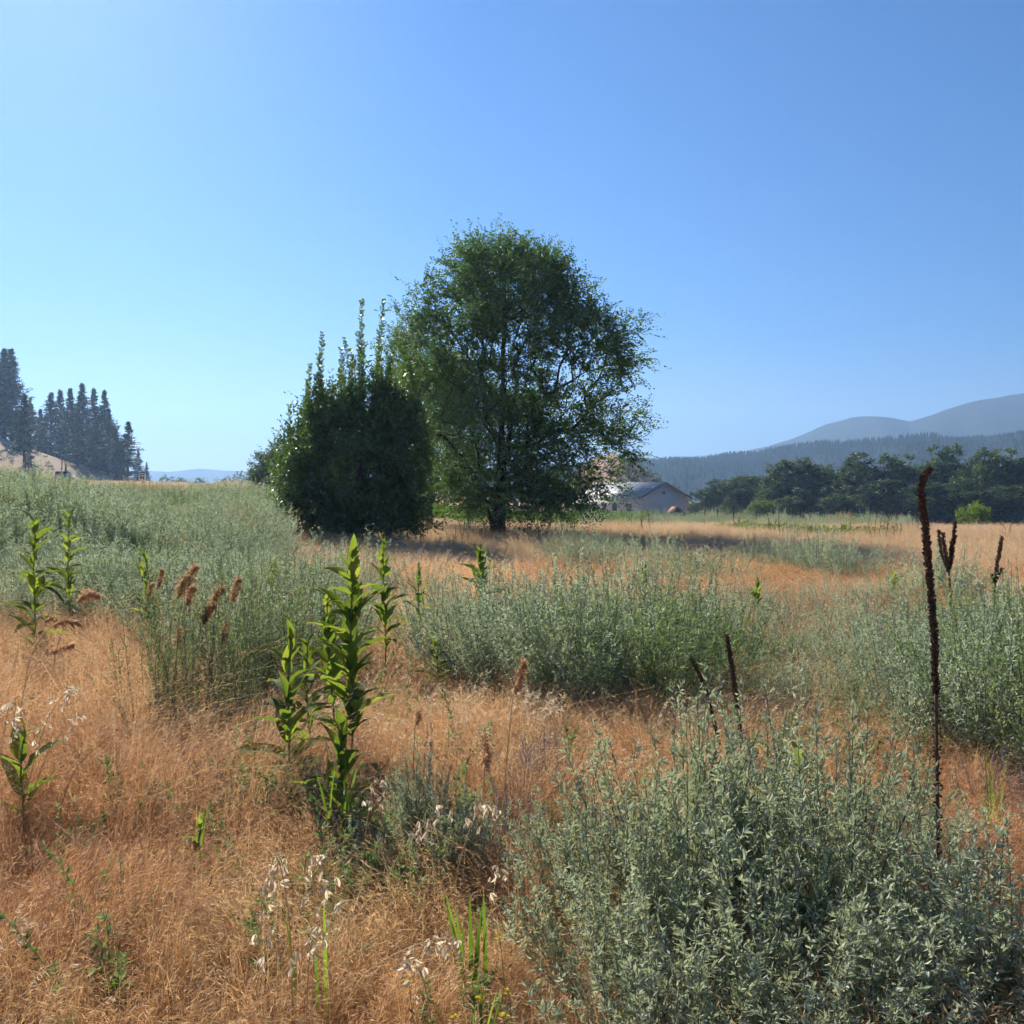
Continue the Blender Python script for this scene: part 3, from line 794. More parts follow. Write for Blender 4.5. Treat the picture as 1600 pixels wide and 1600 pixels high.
# --- pines on the left
PINES = []
def pine_mesh(variant):
    """tiers of drooping boughs that shorten to a pointed top; ragged, with gaps"""
    q = np.random.RandomState(40 + variant); H = 18.0
    tr = MB(); k = 9
    lean = q.uniform(-0.25, 0.25, 2)
    path = np.array([(lean[0] * (i / k) ** 2, lean[1] * (i / k) ** 2, -0.4 + (H + 0.4) * i / k) for i in range(k + 1)])
    tube(tr, path, np.linspace(0.30, 0.02, k + 1), 7)
    nd = MB()
    z = H * [0.05, 0.08, 0.26, 0.04][variant % 4]
    A, B, Fz = [], [], []
    wide = [6.4, 5.4, 4.2, 7.0][variant % 4]
    while z < H * 0.995:
        f = z / H
        spread = (0.55 + 0.45 * q.uniform() ** 0.5) * 1.12 * wide * (1 - f) ** [1.25, 1.05, 0.9, 1.4][variant % 4] * q.uniform(0.75, 1.12)
        for j in range(q.randint(4, 8)):
            a = q.uniform(0, 6.28); ln = spread * q.uniform(0.35, 1.12) + 0.06
            p0 = np.array([lean[0] * f * f, lean[1] * f * f, z + q.normal(0, 0.1)])
            A.append(p0); B.append(p0 + np.array([math.cos(a) * ln, math.sin(a) * ln, ln * (0.45 - 0.75 * (1 - f)) * q.uniform(0.5, 1.1)])); Fz.append(f)
        z += q.uniform(0.26, 0.52) * (1.1 - 0.5 * f)
    A, B, Fz = np.array(A), np.array(B), np.array(Fz)
    frusta(tr, A, B, 0.045, 0.012, 3)
    m_ = 10
    for c in range(m_):
        f = 0.15 + 0.85 * (c + q.uniform(0, 1, len(A))) / m_
        sz = (0.30 + 0.42 * (1 - Fz)) * q.uniform(0.6, 1.15, len(A))
        for rep in range(3):
            P = A + (B - A) * f[:, None] + q.normal(size=A.shape) * 0.09
            D = unit(B - A) * 1.0 + q.normal(size=A.shape) * 0.55 + np.array([0, 0, 0.25])
            leaves(nd, P, D, sz, sz * 0.36, q.uniform(0, 1, len(A)))
    return tr.mesh('trunk', M['pine_bark']), nd.mesh('crown', M['pine'])
PM = [pine_mesh(i) for i in range(4)]
PL = [(-14, 560, 214, 1.0, 'pine at the very edge of the picture beside the tallest pair'),
      (8, 545, 218, 1.0, 'taller outer one of the two tallest pines on the dry hill'),
      (20, 546, 222, 0.9, 'inner one of the two tallest pines on the dry hill'),
      (39, 616, 176, 0.85, 'pine with a long bare trunk in front of the dry hill'),
      (50, 622, 232, 0.9, 'low pine just past the two tallest pines'),
      (80, 613, 226, 1.05, 'broad dark pine standing alone on the hill shoulder'),
      (97, 610, 240, 0.8, 'narrow pine behind the broad dark pine'),
      (113, 607, 226, 0.95, 'pine at the near end of the dense middle clump'),
      (131, 600, 230, 0.95, 'tallest pine of the dense middle clump'),
      (122, 640, 205, 1.0, 'short full pine at the foot of the dense middle clump'),
      (150, 608, 234, 0.8, 'twin topped slender pine near the end of the middle clump'),
      (164, 610, 236, 0.85, 'slender pine with open ragged crown ending the middle clump'),
      (152, 650, 210, 1.1, 'short broad pine under the slender ragged pine'),
      (182, 668, 212, 1.0, 'short pine filling the gap before the last pine'),
      (200, 659, 214, 1.15, 'broad conical last pine above the white road sign'),
      (216, 700, 222, 0.8, 'small young pine beside the last conical pine'),
      (229, 722, 290, 0.9, 'small pale hazy tree beyond the road sign'),
      (46, 685, 178, 0.7, 'tiny lone pine on the bare slope'),
      (-2, 590, 226, 1.0, 'shorter pine filling the foot of the tallest pair'),
      (30, 640, 228, 1.0, 'short dark pine behind the bare trunk pine'),
      (64, 640, 235, 1.0, 'short dark pine between the low pine and the broad one'),
      (104, 650, 238, 1.1, 'short dark pine closing the gap before the middle clump'),
      (140, 655, 225, 1.1, 'dark pine deep inside the middle clump'),
      (172, 640, 226, 1.0, 'mid height pine behind the slender ragged pine'),
      (190, 690, 206, 1.0, 'small pine at the foot of the last conical pine')]
for i, (px, py, d, w, lb) in enumerate(PL):
    b = at(px, d); s = (hgt(py, d) - b[2]) / 18.0
    t = thing('pine_tree', lb, 'tree', b, R.uniform(0, 6.28), 'pines on the dry hill')
    v = 2 if px == 39 else i % 4
    obj('trunk', PM[v][0], t); obj('crown', PM[v][1], t)
    ws = s * w * 1.45 if s > 0.6 else s * 1.2
    t.scale = (ws, ws, s)

# ------------------------------------------------------------------ ground cover
def scatter(name, protos, P, rot, scl, idx, label, cat):
    """one object: copies of a few plant meshes set out over the ground by geometry nodes"""
    n = len(P)
    me = bpy.data.meshes.new(name)
    me.vertices.add(n); me.vertices.foreach_set('co', np.asarray(P, np.float32).ravel())
    for nm, ty, key, arr in (('rot', 'FLOAT_VECTOR', 'vector', rot), ('scl', 'FLOAT_VECTOR', 'vector', scl)):
        a = me.attributes.new(nm, ty, 'POINT'); a.data.foreach_set(key, np.asarray(arr, np.float32).ravel())
    a = me.attributes.new('idx', 'INT', 'POINT'); a.data.foreach_set('value', np.asarray(idx, np.int32))
    o = obj(name, me)
    for m in protos[0].materials:
        me.materials.append(m)
    ng = bpy.data.node_groups.new(name, 'GeometryNodeTree')
    ng.interface.new_socket('Geometry', in_out='INPUT', socket_type='NodeSocketGeometry')
    ng.interface.new_socket('Geometry', in_out='OUTPUT', socket_type='NodeSocketGeometry')
    N, Lk = ng.nodes, ng.links
    gi, go = N.new('NodeGroupInput'), N.new('NodeGroupOutput')
    jn = N.new('GeometryNodeJoinGeometry')
    for pm in reversed(protos):
        po = bpy.data.objects.new(name + '_plant', pm)
        oi = N.new('GeometryNodeObjectInfo'); oi.inputs['Object'].default_value = po
        g2 = N.new('GeometryNodeGeometryToInstance')
        Lk.new(oi.outputs['Geometry'], g2.inputs[0]); Lk.new(g2.outputs[0], jn.inputs[0])
    ip = N.new('GeometryNodeInstanceOnPoints'); ip.inputs['Pick Instance'].default_value = True
    def attr(nm, ty):
        a = N.new('GeometryNodeInputNamedAttribute'); a.data_type = ty; a.inputs['Name'].default_value = nm
        return a.outputs['Attribute']
    Lk.new(gi.outputs[0], ip.inputs['Points']); Lk.new(jn.outputs[0], ip.inputs['Instance'])
    Lk.new(attr('idx', 'INT'), ip.inputs['Instance Index'])
    er = N.new('FunctionNodeEulerToRotation'); Lk.new(attr('rot', 'FLOAT_VECTOR'), er.inputs[0]); Lk.new(er.outputs[0], ip.inputs['Rotation'])
    Lk.new(attr('scl', 'FLOAT_VECTOR'), ip.inputs['Scale']); Lk.new(ip.outputs[0], go.inputs[0])
    mod = o.modifiers.new('scatter', 'NODES'); mod.node_group = ng
    tag(o, label, cat, kind='stuff')
    return o

def wedge(n, d0, d1, px0=-160, px1=1760, margin=0.8):
    d = np.sqrt(R.uniform(d0 * d0, d1 * d1, n)); px = R.uniform(px0, px1, n)
    x = (px - 800) / F * d + R.uniform(-margin, margin, n) * (d < 12)
    return np.stack([x, d, ground(x, d)], 1), px

def grass_tuft(seed, n, rad, hmin, hmax, mat, wmm=1.7, heads=4, lean=0.55, headlen=0.026):
    global R
    keep = R; R = np.random.RandomState(seed)
    mb = MB()
    a = R.uniform(0, 6.28, n); r = rad * np.sqrt(R.uniform(0, 1, n))
    B = np.stack([r * np.cos(a), r * np.sin(a), np.full(n, -0.01)], 1)
    h = R.uniform(hmin, hmax, n)
    la = R.uniform(0, 6.28, n); lm = np.abs(R.normal(0, lean, n)) * h * np.where(R.uniform(size=nt) < 0.16, 2.6, 1.0)[ti]
    O = np.stack([np.cos(la) * lm, np.sin(la) * lm, np.zeros(n)], 1)
    f = np.linspace(0, 1, 4)
    path = B[:, None] + O[:, None] * (f ** 2)[None, :, None] + np.array([0, 0, 1.0]) * (h[:, None] * (f - 0.22 * f ** 3)[None])[..., None]
    tint = R.uniform(0, 1, n)
    ribbons(mb, path, wmm / 1000 * R.uniform(0.7, 1.3, n), tint)
    for k in range(heads):
        ff = 0.72 + 0.28 * k / max(1, heads - 1)
        p = path[:, 2] + (path[:, 3] - path[:, 2]) * ((ff - 0.667) * 3)
        D = unit(O + np.array([0, 0, 0.02])) * 0.9 + R.normal(size=(n, 3)) * 0.6 + np.array([0, 0, -0.15])
        leaves(mb, p, D, headlen * R.uniform(0.6, 1.3, n), headlen * 0.085, np.clip(tint + 0.15 + R.normal(size=n) * 0.1, 0, 1), fold=0.1)
    R = keep
    return mb.mesh('grass_tuft', mat)

def lay(n, d0, d1, smin, smax, nproto, px0=-160, px1=1760, mask=None, tilt=0.16, zs=(0.8, 1.25)):
    P, px = wedge(n, d0, d1, px0, px1)
    if mask is not None:
        k = mask(P, px); P = P[k]
    n = len(P)
    rot = np.stack([R.normal(0, tilt, n), R.normal(0, tilt, n), R.uniform(0, 6.28, n)], 1)
    patch = 1 + 0.28 * vnoise(P[:, 0] * 0.8, P[:, 1] * 0.8, 21) + 0.18 * vnoise(P[:, 0] * 2.6, P[:, 1] * 2.6, 22)
    s = R.uniform(smin, smax, n)
    scl = np.stack([s, s, s * patch * R.uniform(zs[0], zs[1], n)], 1)
    return P, rot, scl, R.randint(0, nproto, n)


def grass_tile(seed, size, n, hmin, hmax, mat, wmm, heads, lean, headlen, zvar=0.3):
    """a square of standing dry grass; squares are laid side by side over the ground"""
    global R
    keep = R; R = np.random.RandomState(seed)
    mb = MB()
    nt = n // 26; C0 = R.uniform(-size / 2, size / 2, (nt, 2)); ti = R.randint(0, nt, n); loose = R.uniform(size=n) < 0.22
    off = R.normal(0, 1, (n, 2)) * (0.55 * size / math.sqrt(nt))
    B = np.column_stack([C0[ti] + off, np.full(n, -0.03)])
    B[loose, :2] = R.uniform(-size / 2, size / 2, (loose.sum(), 2))
    f3 = 3.1 / size * 1.7
    th = np.clip(R.normal(1.0, 0.24, nt), 0.45, 1.6)[ti]
    h = R.uniform(hmin, hmax, n) * th * (1 + zvar * vnoise(B[:, 0] * f3, B[:, 1] * f3, seed) + zvar * 0.7 * vnoise(B[:, 0] * f3 * 2.7, B[:, 1] * f3 * 2.7, seed + 1))
    tl = R.uniform(-0.6, 2.4, nt)[ti]
    la = tl + R.normal(0, 0.9, n); lm = np.abs(R.normal(0, lean, n)) * h * np.where(R.uniform(size=nt) < 0.16, 2.6, 1.0)[ti]
    O = np.stack([np.cos(la) * lm, np.sin(la) * lm, np.zeros(n)], 1)
    f = np.linspace(0, 1, 4)
    path = B[:, None] + O[:, None] * (f ** 2)[None, :, None] + np.array([0, 0, 1.0]) * (h[:, None] * (f - 0.22 * f ** 3)[None])[..., None]
    tint = np.clip(R.normal(0.5, 0.2, nt)[ti] + R.normal(0, 0.2, n), 0, 1)
    ribbons(mb, path, wmm / 1000 * R.uniform(0.7, 1.3, n), tint)
    for q in range(heads):
        ff = 0.72 + 0.28 * q / max(1, heads - 1)
        p = path[:, 2] + (path[:, 3] - path[:, 2]) * ((ff - 0.667) * 3)
        D = unit(path[:, 3] - path[:, 2]) * 0.9 + unit(O + np.array([0, 0, 0.001])) * 0.5 + R.normal(size=(n, 3)) * 0.33 + np.array([0, 0, -0.1])
        leaves(mb, p, D, headlen * R.uniform(0.6, 1.3, n), headlen * 0.075, np.clip(tint + 0.15 + R.normal(size=n) * 0.1, 0, 1), fold=0.1)
    R = keep
    return mb.mesh('grass_tile', mat)

def tiles(size, d0, d1, nproto, zs=(0.9, 1.1), margin=1.2, keep=None):
    """centres of the squares between distances d0 and d1 that the view, and a step to either side of it, can see"""
    g = np.arange(-400, 400) * size
    ys = g[(g > d0 - size * 0.5) & (g <= d1 - size * 0.5)] + size * 0.5
    P = []
    for y in ys:
        w = 0.60 * (y + size) + margin
        xs = g[(g > -w - size) & (g < w)] + size * 0.5
        P += [(x, y) for x in xs]
    P = np.array(P)
    if keep is not None:
        P = P[keep(P[:, 0], P[:, 1])]
    n = len(P); e = size * 0.3
    gx = (ground(P[:, 0] + e, P[:, 1]) - ground(P[:, 0] - e, P[:, 1])) / (2 * e)
    gy = (ground(P[:, 0], P[:, 1] + e) - ground(P[:, 0], P[:, 1] - e)) / (2 * e)
    rz = R.randint(0, 4, n) * math.pi / 2; c, s_ = np.cos(rz), np.sin(rz)
    lx, ly = gx * c + gy * s_, -gx * s_ + gy * c
    z = (ground(P[:, 0], P[:, 1]) + ground(P[:, 0] + e, P[:, 1]) + ground(P[:, 0] - e, P[:, 1]) + ground(P[:, 0], P[:, 1] + e) + ground(P[:, 0], P[:, 1] - e)) / 5
    rot = np.stack([np.arctan(ly), -np.arctan(lx), rz], 1)
    return np.column_stack([P, z]), rot, np.stack([np.ones(n), np.ones(n), R.uniform(zs[0], zs[1], n)], 1), R.randint(0, nproto, n)

near_t = [grass_tile(300 + i, 1.0, 8500, 0.11, 0.31, M['straw'], 1.9, 3, 0.36, 0.030) for i in range(3)]
mid_t = [grass_tile(310 + i, 2.0, 8500, 0.14, 0.36, M['straw'], 3.2, 3, 0.36, 0.044) for i in range(3)]
far_t = [grass_tile(320 + i, 6.0, 8500, 0.18, 0.45, M['straw_far'], 8.0, 2, 0.35, 0.08) for i in range(3)]
vfar_t = [grass_tile(330 + i, 20.0, 8500, 0.2, 0.5, M['straw_far'], 22.0, 1, 0.3, 0.14, 0.2) for i in range(2)]
scatter('dry_grass', near_t, *tiles(1.0, 1.0, 6.0, 3), 'reddish tan dry grass carpeting the foreground', 'grass')
scatter('dry_grass_middle', mid_t, *tiles(2.0, 6.0, 18.0, 3), 'tan dry grass between the sagebrush clumps', 'grass')
scatter('dry_grass_field', far_t, *tiles(6.0, 18.0, 60.0, 3), 'pale straw grass of the open field round the elm', 'grass')
scatter('dry_grass_meadow', vfar_t, *tiles(20.0, 60.0, 180.0, 2), 'pale straw grass of the far field before the house', 'grass')
# taller blond grass at the left of the foreground
tall_t = [grass_tile(340 + i, 1.0, 1900, 0.32, 0.64, M['straw'], 2.2, 7, 0.5, 0.03, 0.35) for i in range(2)]
PT = tiles(1.0, 4.0, 9.0, 2, keep=lambda x, y: (x / y < -0.31 + 0.05 * np.sin(y * 3)) & (x / y > -0.75))
scatter('tall_dry_grass', tall_t, *PT, 'taller blond seeding grass at the edge of the foreground thicket', 'grass')

# ------------------------------------------------------------------ sagebrush
def sage_mesh(seed, nst, H, rad, L, W, twigs=10, per=8, base_r=0.10, upright=0.6, tmin=0.12):
    """returns stem mesh builder and foliage mesh builder"""
    global R
    keep = R; R = np.random.RandomState(seed)
    st, fo = MB(), MB()
    a = R.uniform(0, 6.28, nst); q = np.sqrt(R.uniform(0, 1, nst))
    B = np.stack([np.cos(a) * q * base_r, np.sin(a) * q * base_r, np.full(nst, -0.03)], 1)
    a2 = a + R.normal(0, 0.35, nst); out = q * rad * R.uniform(0.75, 1.15, nst)
    h = H * (1.05 - 0.42 * q ** 2) * R.uniform(0.5, 1.14, nst)
    k = 7; f = np.linspace(0, 1, k)
    O = np.stack([np.cos(a2), np.sin(a2), np.zeros(nst)], 1)
    path = B[:, None] + O[:, None] * (out[:, None] * (f ** upright)[None])[..., None] + np.array([0, 0, 1.0]) * (h[:, None] * (f ** 1.12)[None])[..., None]
    path += (R.normal(size=(nst, 1, 3)) * np.array([1, 1, 0.2]) * 0.05) * (f ** 2)[None, :, None]
    stint = R.uniform(0, 1, nst)
    ribbons(st, path, 0.0065, stint); ribbons(st, path, 0.0065, stint)
    def on(t):
        i = np.clip((t * (k - 1)).astype(int), 0, k - 2); w = t * (k - 1) - i
        r = np.arange(nst)[:, None]
        p = path[r, i] * (1 - w)[..., None] + path[r, i + 1] * w[..., None]
        return p, unit(path[r, i + 1] - path[r, i])
    base_t = np.clip(R.normal(0.5, 0.2, nst), 0, 1)
    # leaves on the main stems
    m1 = 26
    t = tmin + (1 - tmin) * (np.arange(m1)[None] + R.uniform(0, 1, (nst, m1))) / m1
    p, tg = on(t)
    D = tg * 0.75 + unit(R.normal(size=p.shape)) * 0.9
    n = nst * m1
    leaves(fo, p.reshape(-1, 3), D.reshape(-1, 3), (L * R.uniform(0.6, 1.2, (nst, m1)) * (1.15 - 0.5 * t)).ravel(), W * R.uniform(0.7, 1.2, n),
           np.clip(np.repeat(base_t, m1) + R.normal(0, 0.17, n), 0, 1), bend=0.12)
    # leafy side twigs
    tw = 0.22 + 0.76 * (np.arange(twigs)[None] + R.uniform(0, 1, (nst, twigs))) / twigs
    p, tg = on(tw)
    TD = unit(tg * 0.9 + unit(R.normal(size=p.shape)) * 0.75 + np.array([0, 0, 0.25])); tl = H * R.uniform(0.07, 0.17, (nst, twigs)) * (1.25 - 0.8 * tw)
    g = (np.arange(per) + 0.5) / per
    lp = p[:, :, None] + TD[:, :, None] * (tl[..., None] * g)[..., None]
    LD = TD[:, :, None] * 0.8 + unit(R.normal(size=lp.shape)) * 0.8
    n = nst * twigs * per
    leaves(fo, lp.reshape(-1, 3), LD.reshape(-1, 3), L * 0.85 * R.uniform(0.5, 1.2, n), W * 0.85 * R.uniform(0.7, 1.2, n),
           np.clip(np.repeat(base_t, twigs * per) + R.normal(0, 0.17, n), 0, 1), bend=0.12)
    ribbons(st, np.stack([p.reshape(-1, 3), (p + TD * tl[..., None]).reshape(-1, 3)], 1), 0.003, np.repeat(stint, twigs))
    R = keep
    return st, fo

NEARS = []
for i in range(4):
    s_, f_ = sage_mesh(500 + i, 72, 0.80, 0.46, 0.040, 0.0105, 12, 8, 0.12, 0.75)
    NEARS.append((s_.mesh('stem', M['sage_stem']), f_.mesh('foliage', M['sage_near'])))
MIDS = []
for i in range(6):
    s_, f_ = sage_mesh(520 + i, [80, 100, 60, 90, 70, 110][i], 1.05, [0.42, 0.5, 0.36, 0.44, 0.48, 0.4][i], 0.036, 0.011, 12, 6, 0.20, 0.8, 0.16)
    MIDS.append((s_.mesh('stem', M['sage_stem']), f_.mesh('foliage', M['sage'])))
MIDG = []
for a_, f_ in MIDS[:3]:
    g_ = f_.copy(); g_.materials.clear(); g_.materials.append(M['sage_green']); MIDG.append((a_, g_))
GREENS = []
for i in range(2):
    s_, f_ = sage_mesh(540 + i, 60, 0.5, 0.26, 0.030, 0.0075, 8, 7, 0.12, 0.8, 0.1)
    GREENS.append((s_.mesh('stem', M['sage_stem']), f_.mesh('foliage', M['sage_green'])))
SLIMS = []
for i in range(3):
    s_, f_ = sage_mesh(550 + i, 26, 1.1, 0.22, 0.028, 0.007, 13, 7, 0.12, 0.9, 0.10)
    SLIMS.append((s_.mesh('stem', M['sage_stem']), f_.mesh('foliage', M['sage_green'])))

def sage(px, d, hs, ws, pool, label, group=None, name='sagebrush', top=None):
    p = at(px, d)
    t = thing(name, label, 'shrub', p, R.uniform(0, 6.28), group)
    v = pool[R.randint(len(pool))]
    if top:
        hs = (hgt(top, d) - p[2]) / 1.12
    obj('stem', v[0], t); obj('foliage', v[1], t)
    t.scale = (ws, ws, hs)
    t.rotation_euler = (R.normal(0, 0.04), R.normal(0, 0.04), R.uniform(0, 6.28))
    return t

FRONT = 'silvery sagebrush filling the near corner'
for px, d, hs, ws, lb in [
        (1075, 3.35, 1.06, 0.85, 'silvery sagebrush at the near end, tallest leafy tip of the corner clump'),
        (960, 2.95, 0.72, 0.75, 'silvery sagebrush leaning over the tan grass at the edge of the corner clump'),
        (1190, 2.75, 0.84, 0.9, 'dense silvery sagebrush at the bottom edge in front of the corner clump'),
        (1300, 3.3, 1.0, 0.95, 'silvery sagebrush in the middle of the corner clump below the green seedling'),
        (1430, 2.9, 0.56, 0.8, 'silvery sagebrush at the foot of the tall bent mullein'),
        (1560, 2.75, 0.66, 0.9, 'silvery sagebrush cut by the picture corner'),
        (930, 3.55, 0.66, 0.6, 'loose silvery sagebrush with a dark broken stub in it'),
        (1180, 3.75, 0.88, 0.8, 'silvery sagebrush behind the corner clump under the leaning mullein stalks'),
        (1420, 3.8, 0.55, 0.6, 'low silvery sagebrush just behind the tall mullein stalk'),
        (1040, 2.45, 0.62, 0.7, 'low silvery sagebrush cut by the bottom edge of the picture'),
        (1340, 2.4, 0.55, 0.8, 'shaded silvery sagebrush lowest at the bottom edge')]:
    sage(px, d, hs * 1.07, ws * 1.05, NEARS, lb, FRONT)
for px, d, hs, ws, lb in [
        (655, 3.95, 0.72, 0.30, 'slim upright grey sage with pale tips in the dry grass'),
        (720, 3.7, 0.52, 0.42, 'small grey sage tangled with pale oat heads'),
        (585, 3.75, 0.40, 0.38, 'small green grey sage beside the oat heads')]:
    sage(px, d, hs, ws, NEARS, lb, 'small sage plants in the dry grass')
for px, d, hs, ws, lb in [
        (430, 4.35, 0.78, 0.8, 'low green sage below the smaller milkweed'),
        (480, 4.2, 0.66, 0.7, 'low yellow green sage beside the shaded lower leaves'),
        (610, 3.6, 0.42, 0.5, 'lowest green sage in the dry grass near the oats'),
        (860, 4.0, 0.6, 0.5, 'sparse green sage at the margin of the corner clump')]:
    sage(px, d, hs, ws, GREENS, lb, 'small sage plants in the dry grass')

for px, d, hs, ws, lb in [
        (235, 5.5, 0.92, 1.0, 'tall thin dark sage stems at the open edge of the thicket'),
        (300, 5.7, 1.0, 1.0, 'tall thin sage stems under the tan plumes'),
        (360, 6.0, 1.02, 1.0, 'tall thin sage stems beside the smaller milkweed'),
        (270, 6.3, 0.95, 1.0, 'slender sage stems behind the first plumes'),
        (400, 6.6, 1.0, 1.0, 'slender sage stems behind the smaller milkweed')]:
    sage(px, d, hs, ws, SLIMS, lb, 'thin sage stems at the edge of the thicket')

ORD = ['first', 'second', 'third', 'fourth', 'fifth', 'sixth', 'seventh', 'eighth', 'ninth', 'tenth']
LEFT = 'sagebrush crowded in the thicket behind the milkweeds'
for row, items in (('front row', [(330, 7.2, .95), (395, 7.6, 1.0), (455, 7.4, 1.0), (500, 8.2, .95)]),
                   ('second row', [(-40, 9.0, .9), (20, 9.8, .95), (90, 10.2, .95), (150, 9.6, .9), (200, 10.2, .9), (250, 9.2, .9), (300, 8.4, .95), (360, 9.6, .95), (420, 8.9, 1.0), (480, 9.6, 1.0)]),
                   ('third row', [(50, 12, 1.0), (120, 12, 1.0), (240, 12.0, 1.0), (300, 10.8, .95), (360, 12.4, 1.0), (430, 11.0, 1.0), (450, 13.5, 1.0), (500, 12.0, 1.0), (540, 10.2, .9), (560, 13.5, .85)])):
    for i, (px, d, hs) in enumerate(items):
        sage(px, d, hs * R.uniform(.86, 1.06), R.uniform(.95, 1.3), MIDS if R.uniform() < 0.8 else MIDG, ORD[i] + ' sagebrush from the left in the ' + row + ' of the crowded thicket', LEFT)

MID = [(700, 8.3, 905, .95, 'sagebrush at the pointed end of the middle thicket beside the dry path'),
       (760, 7.7, 892, 1.0, 'sagebrush at the front of the middle thicket near the path end'),
       (830, 7.2, 886, 1.05, 'sagebrush with dark shaded foot at the front of the middle thicket'),
       (900, 7.0, 880, 1.05, 'full sagebrush at the centre front of the middle thicket'),
       (970, 6.8, 882, 1.1, 'full rounded sagebrush in front of the shaded grass hollow'),
       (1050, 7.0, 896, 1.1, 'pale sagebrush behind the leaning mullein stalks'),
       (1110, 7.6, 914, 1.0, 'sagebrush at the far end of the middle thicket beside the bare patch'),
       (740, 9.2, 890, 1.0, 'sagebrush below the lone milkweed on the field side'),
       (810, 9.0, 886, 1.05, 'sagebrush rising behind the front of the middle thicket'),
       (880, 8.6, 868, 1.1, 'tall pale sagebrush on the crest of the middle thicket'),
       (950, 8.4, 868, 1.1, 'palest sagebrush on the crest of the middle thicket'),
       (1020, 8.6, 876, 1.1, 'tall sagebrush on the crest of the middle thicket near its far end'),
       (1090, 9.4, 896, 1.1, 'sagebrush behind the far end of the middle thicket'),
       (1150, 10.5, 914, 1.1, 'low sagebrush between the middle thicket and the bare patch'),
       (990, 10.5, 884, 1.2, 'sagebrush at the back of the middle thicket before the shaded field'),
       (880, 11.0, 886, 1.1, 'sagebrush at the back of the middle thicket towards the elm'),
       (670, 11.0, 892, .9, 'sparse sagebrush on the dry path towards the elm'),
       (650, 14.0, 868, .9, 'sparse sagebrush just in front of the dark fruit tree')]
for px, d, hs, ws, lb in MID:
    sage(px, d * 0.95, 1, ws * 1.08, MIDS if R.uniform() < 0.8 else MIDG, lb, 'sagebrush of the middle thicket', top=hs - 12 + R.uniform(-16, 20))

for row, items in (('front row', [(1430, 6.0, 930), (1490, 5.6, 925), (1560, 5.3, 915), (1630, 5.2, 900)]),
                   ('second row', [(1400, 7.6, 930), (1460, 6.9, 910), (1530, 6.5, 905), (1600, 6.4, 895), (1690, 8.5, 895)]),
                   ('back row', [(1370, 9.2, 925), (1440, 9.6, 915), (1480, 8.2, 905), (1530, 9.8, 905), (1560, 8.0, 898), (1610, 9.6, 900), (1640, 7.6, 892)])):
    for i, (px, d, tp) in enumerate(items):
        sage(px, d, 1, R.uniform(.9, 1.2), MIDS if R.uniform() < 0.75 else MIDG, ORD[i] + ' sagebrush from the left in the ' + row + ' behind the tall bent mullein', 'sagebrush behind the tall mullein', top=tp - 4 + R.uniform(-16, 16))
for row, items in (('near', [(1180, 6.6, .5, .6), (1240, 5.0, .42, .5), (1250, 6.2, .5, .6), (1310, 6.6, .55, .6), (1340, 5.0, .42, .5), (1350, 5.7, .5, .6)]),
                   ('far', [(1180, 11.5, .5, .9), (1220, 8.0, .5, .7), (1240, 10.5, .5, .8), (1290, 8.4, .55, .7), (1300, 12.0, .5, 1), (1330, 9.8, .55, .8), (1390, 12.0, .5, .9)])):
    for i, (px, d, hs, ws) in enumerate(items):
        sage(px, d, hs, ws, MIDS if d > 6 else SLIMS, ORD[i] + ' thin sagebrush from the left on the ' + row + ' half of the bare patch', 'thin sagebrush on the bare patch')
for px, d, hs, ws, lb in [(890, 19.0, 0.88, 1.2, 'tall dusky sagebrush beside the elm shadow'), (925, 18.2, 0.82, 1.2, 'second dusky sagebrush beside the elm shadow'),
                          (955, 19.5, 0.72, 1.1, 'shorter dusky sagebrush farthest into the elm shadow'),
                          (1275, 17.0, 1.0, 1.4, 'feathery grey sagebrush in the sunlit field'), (1330, 16.0, .8, 1.3, 'low grey sagebrush at the end of the elm shadow'),
                          (1235, 17.5, .75, 1.2, 'low dusky sagebrush inside the end of the elm shadow'),
                          (330, 17.0, 1.1, 1.6, 'dark dome of sagebrush below the distant hills')]:
    sage(px, d, hs, ws, MIDS, lb)

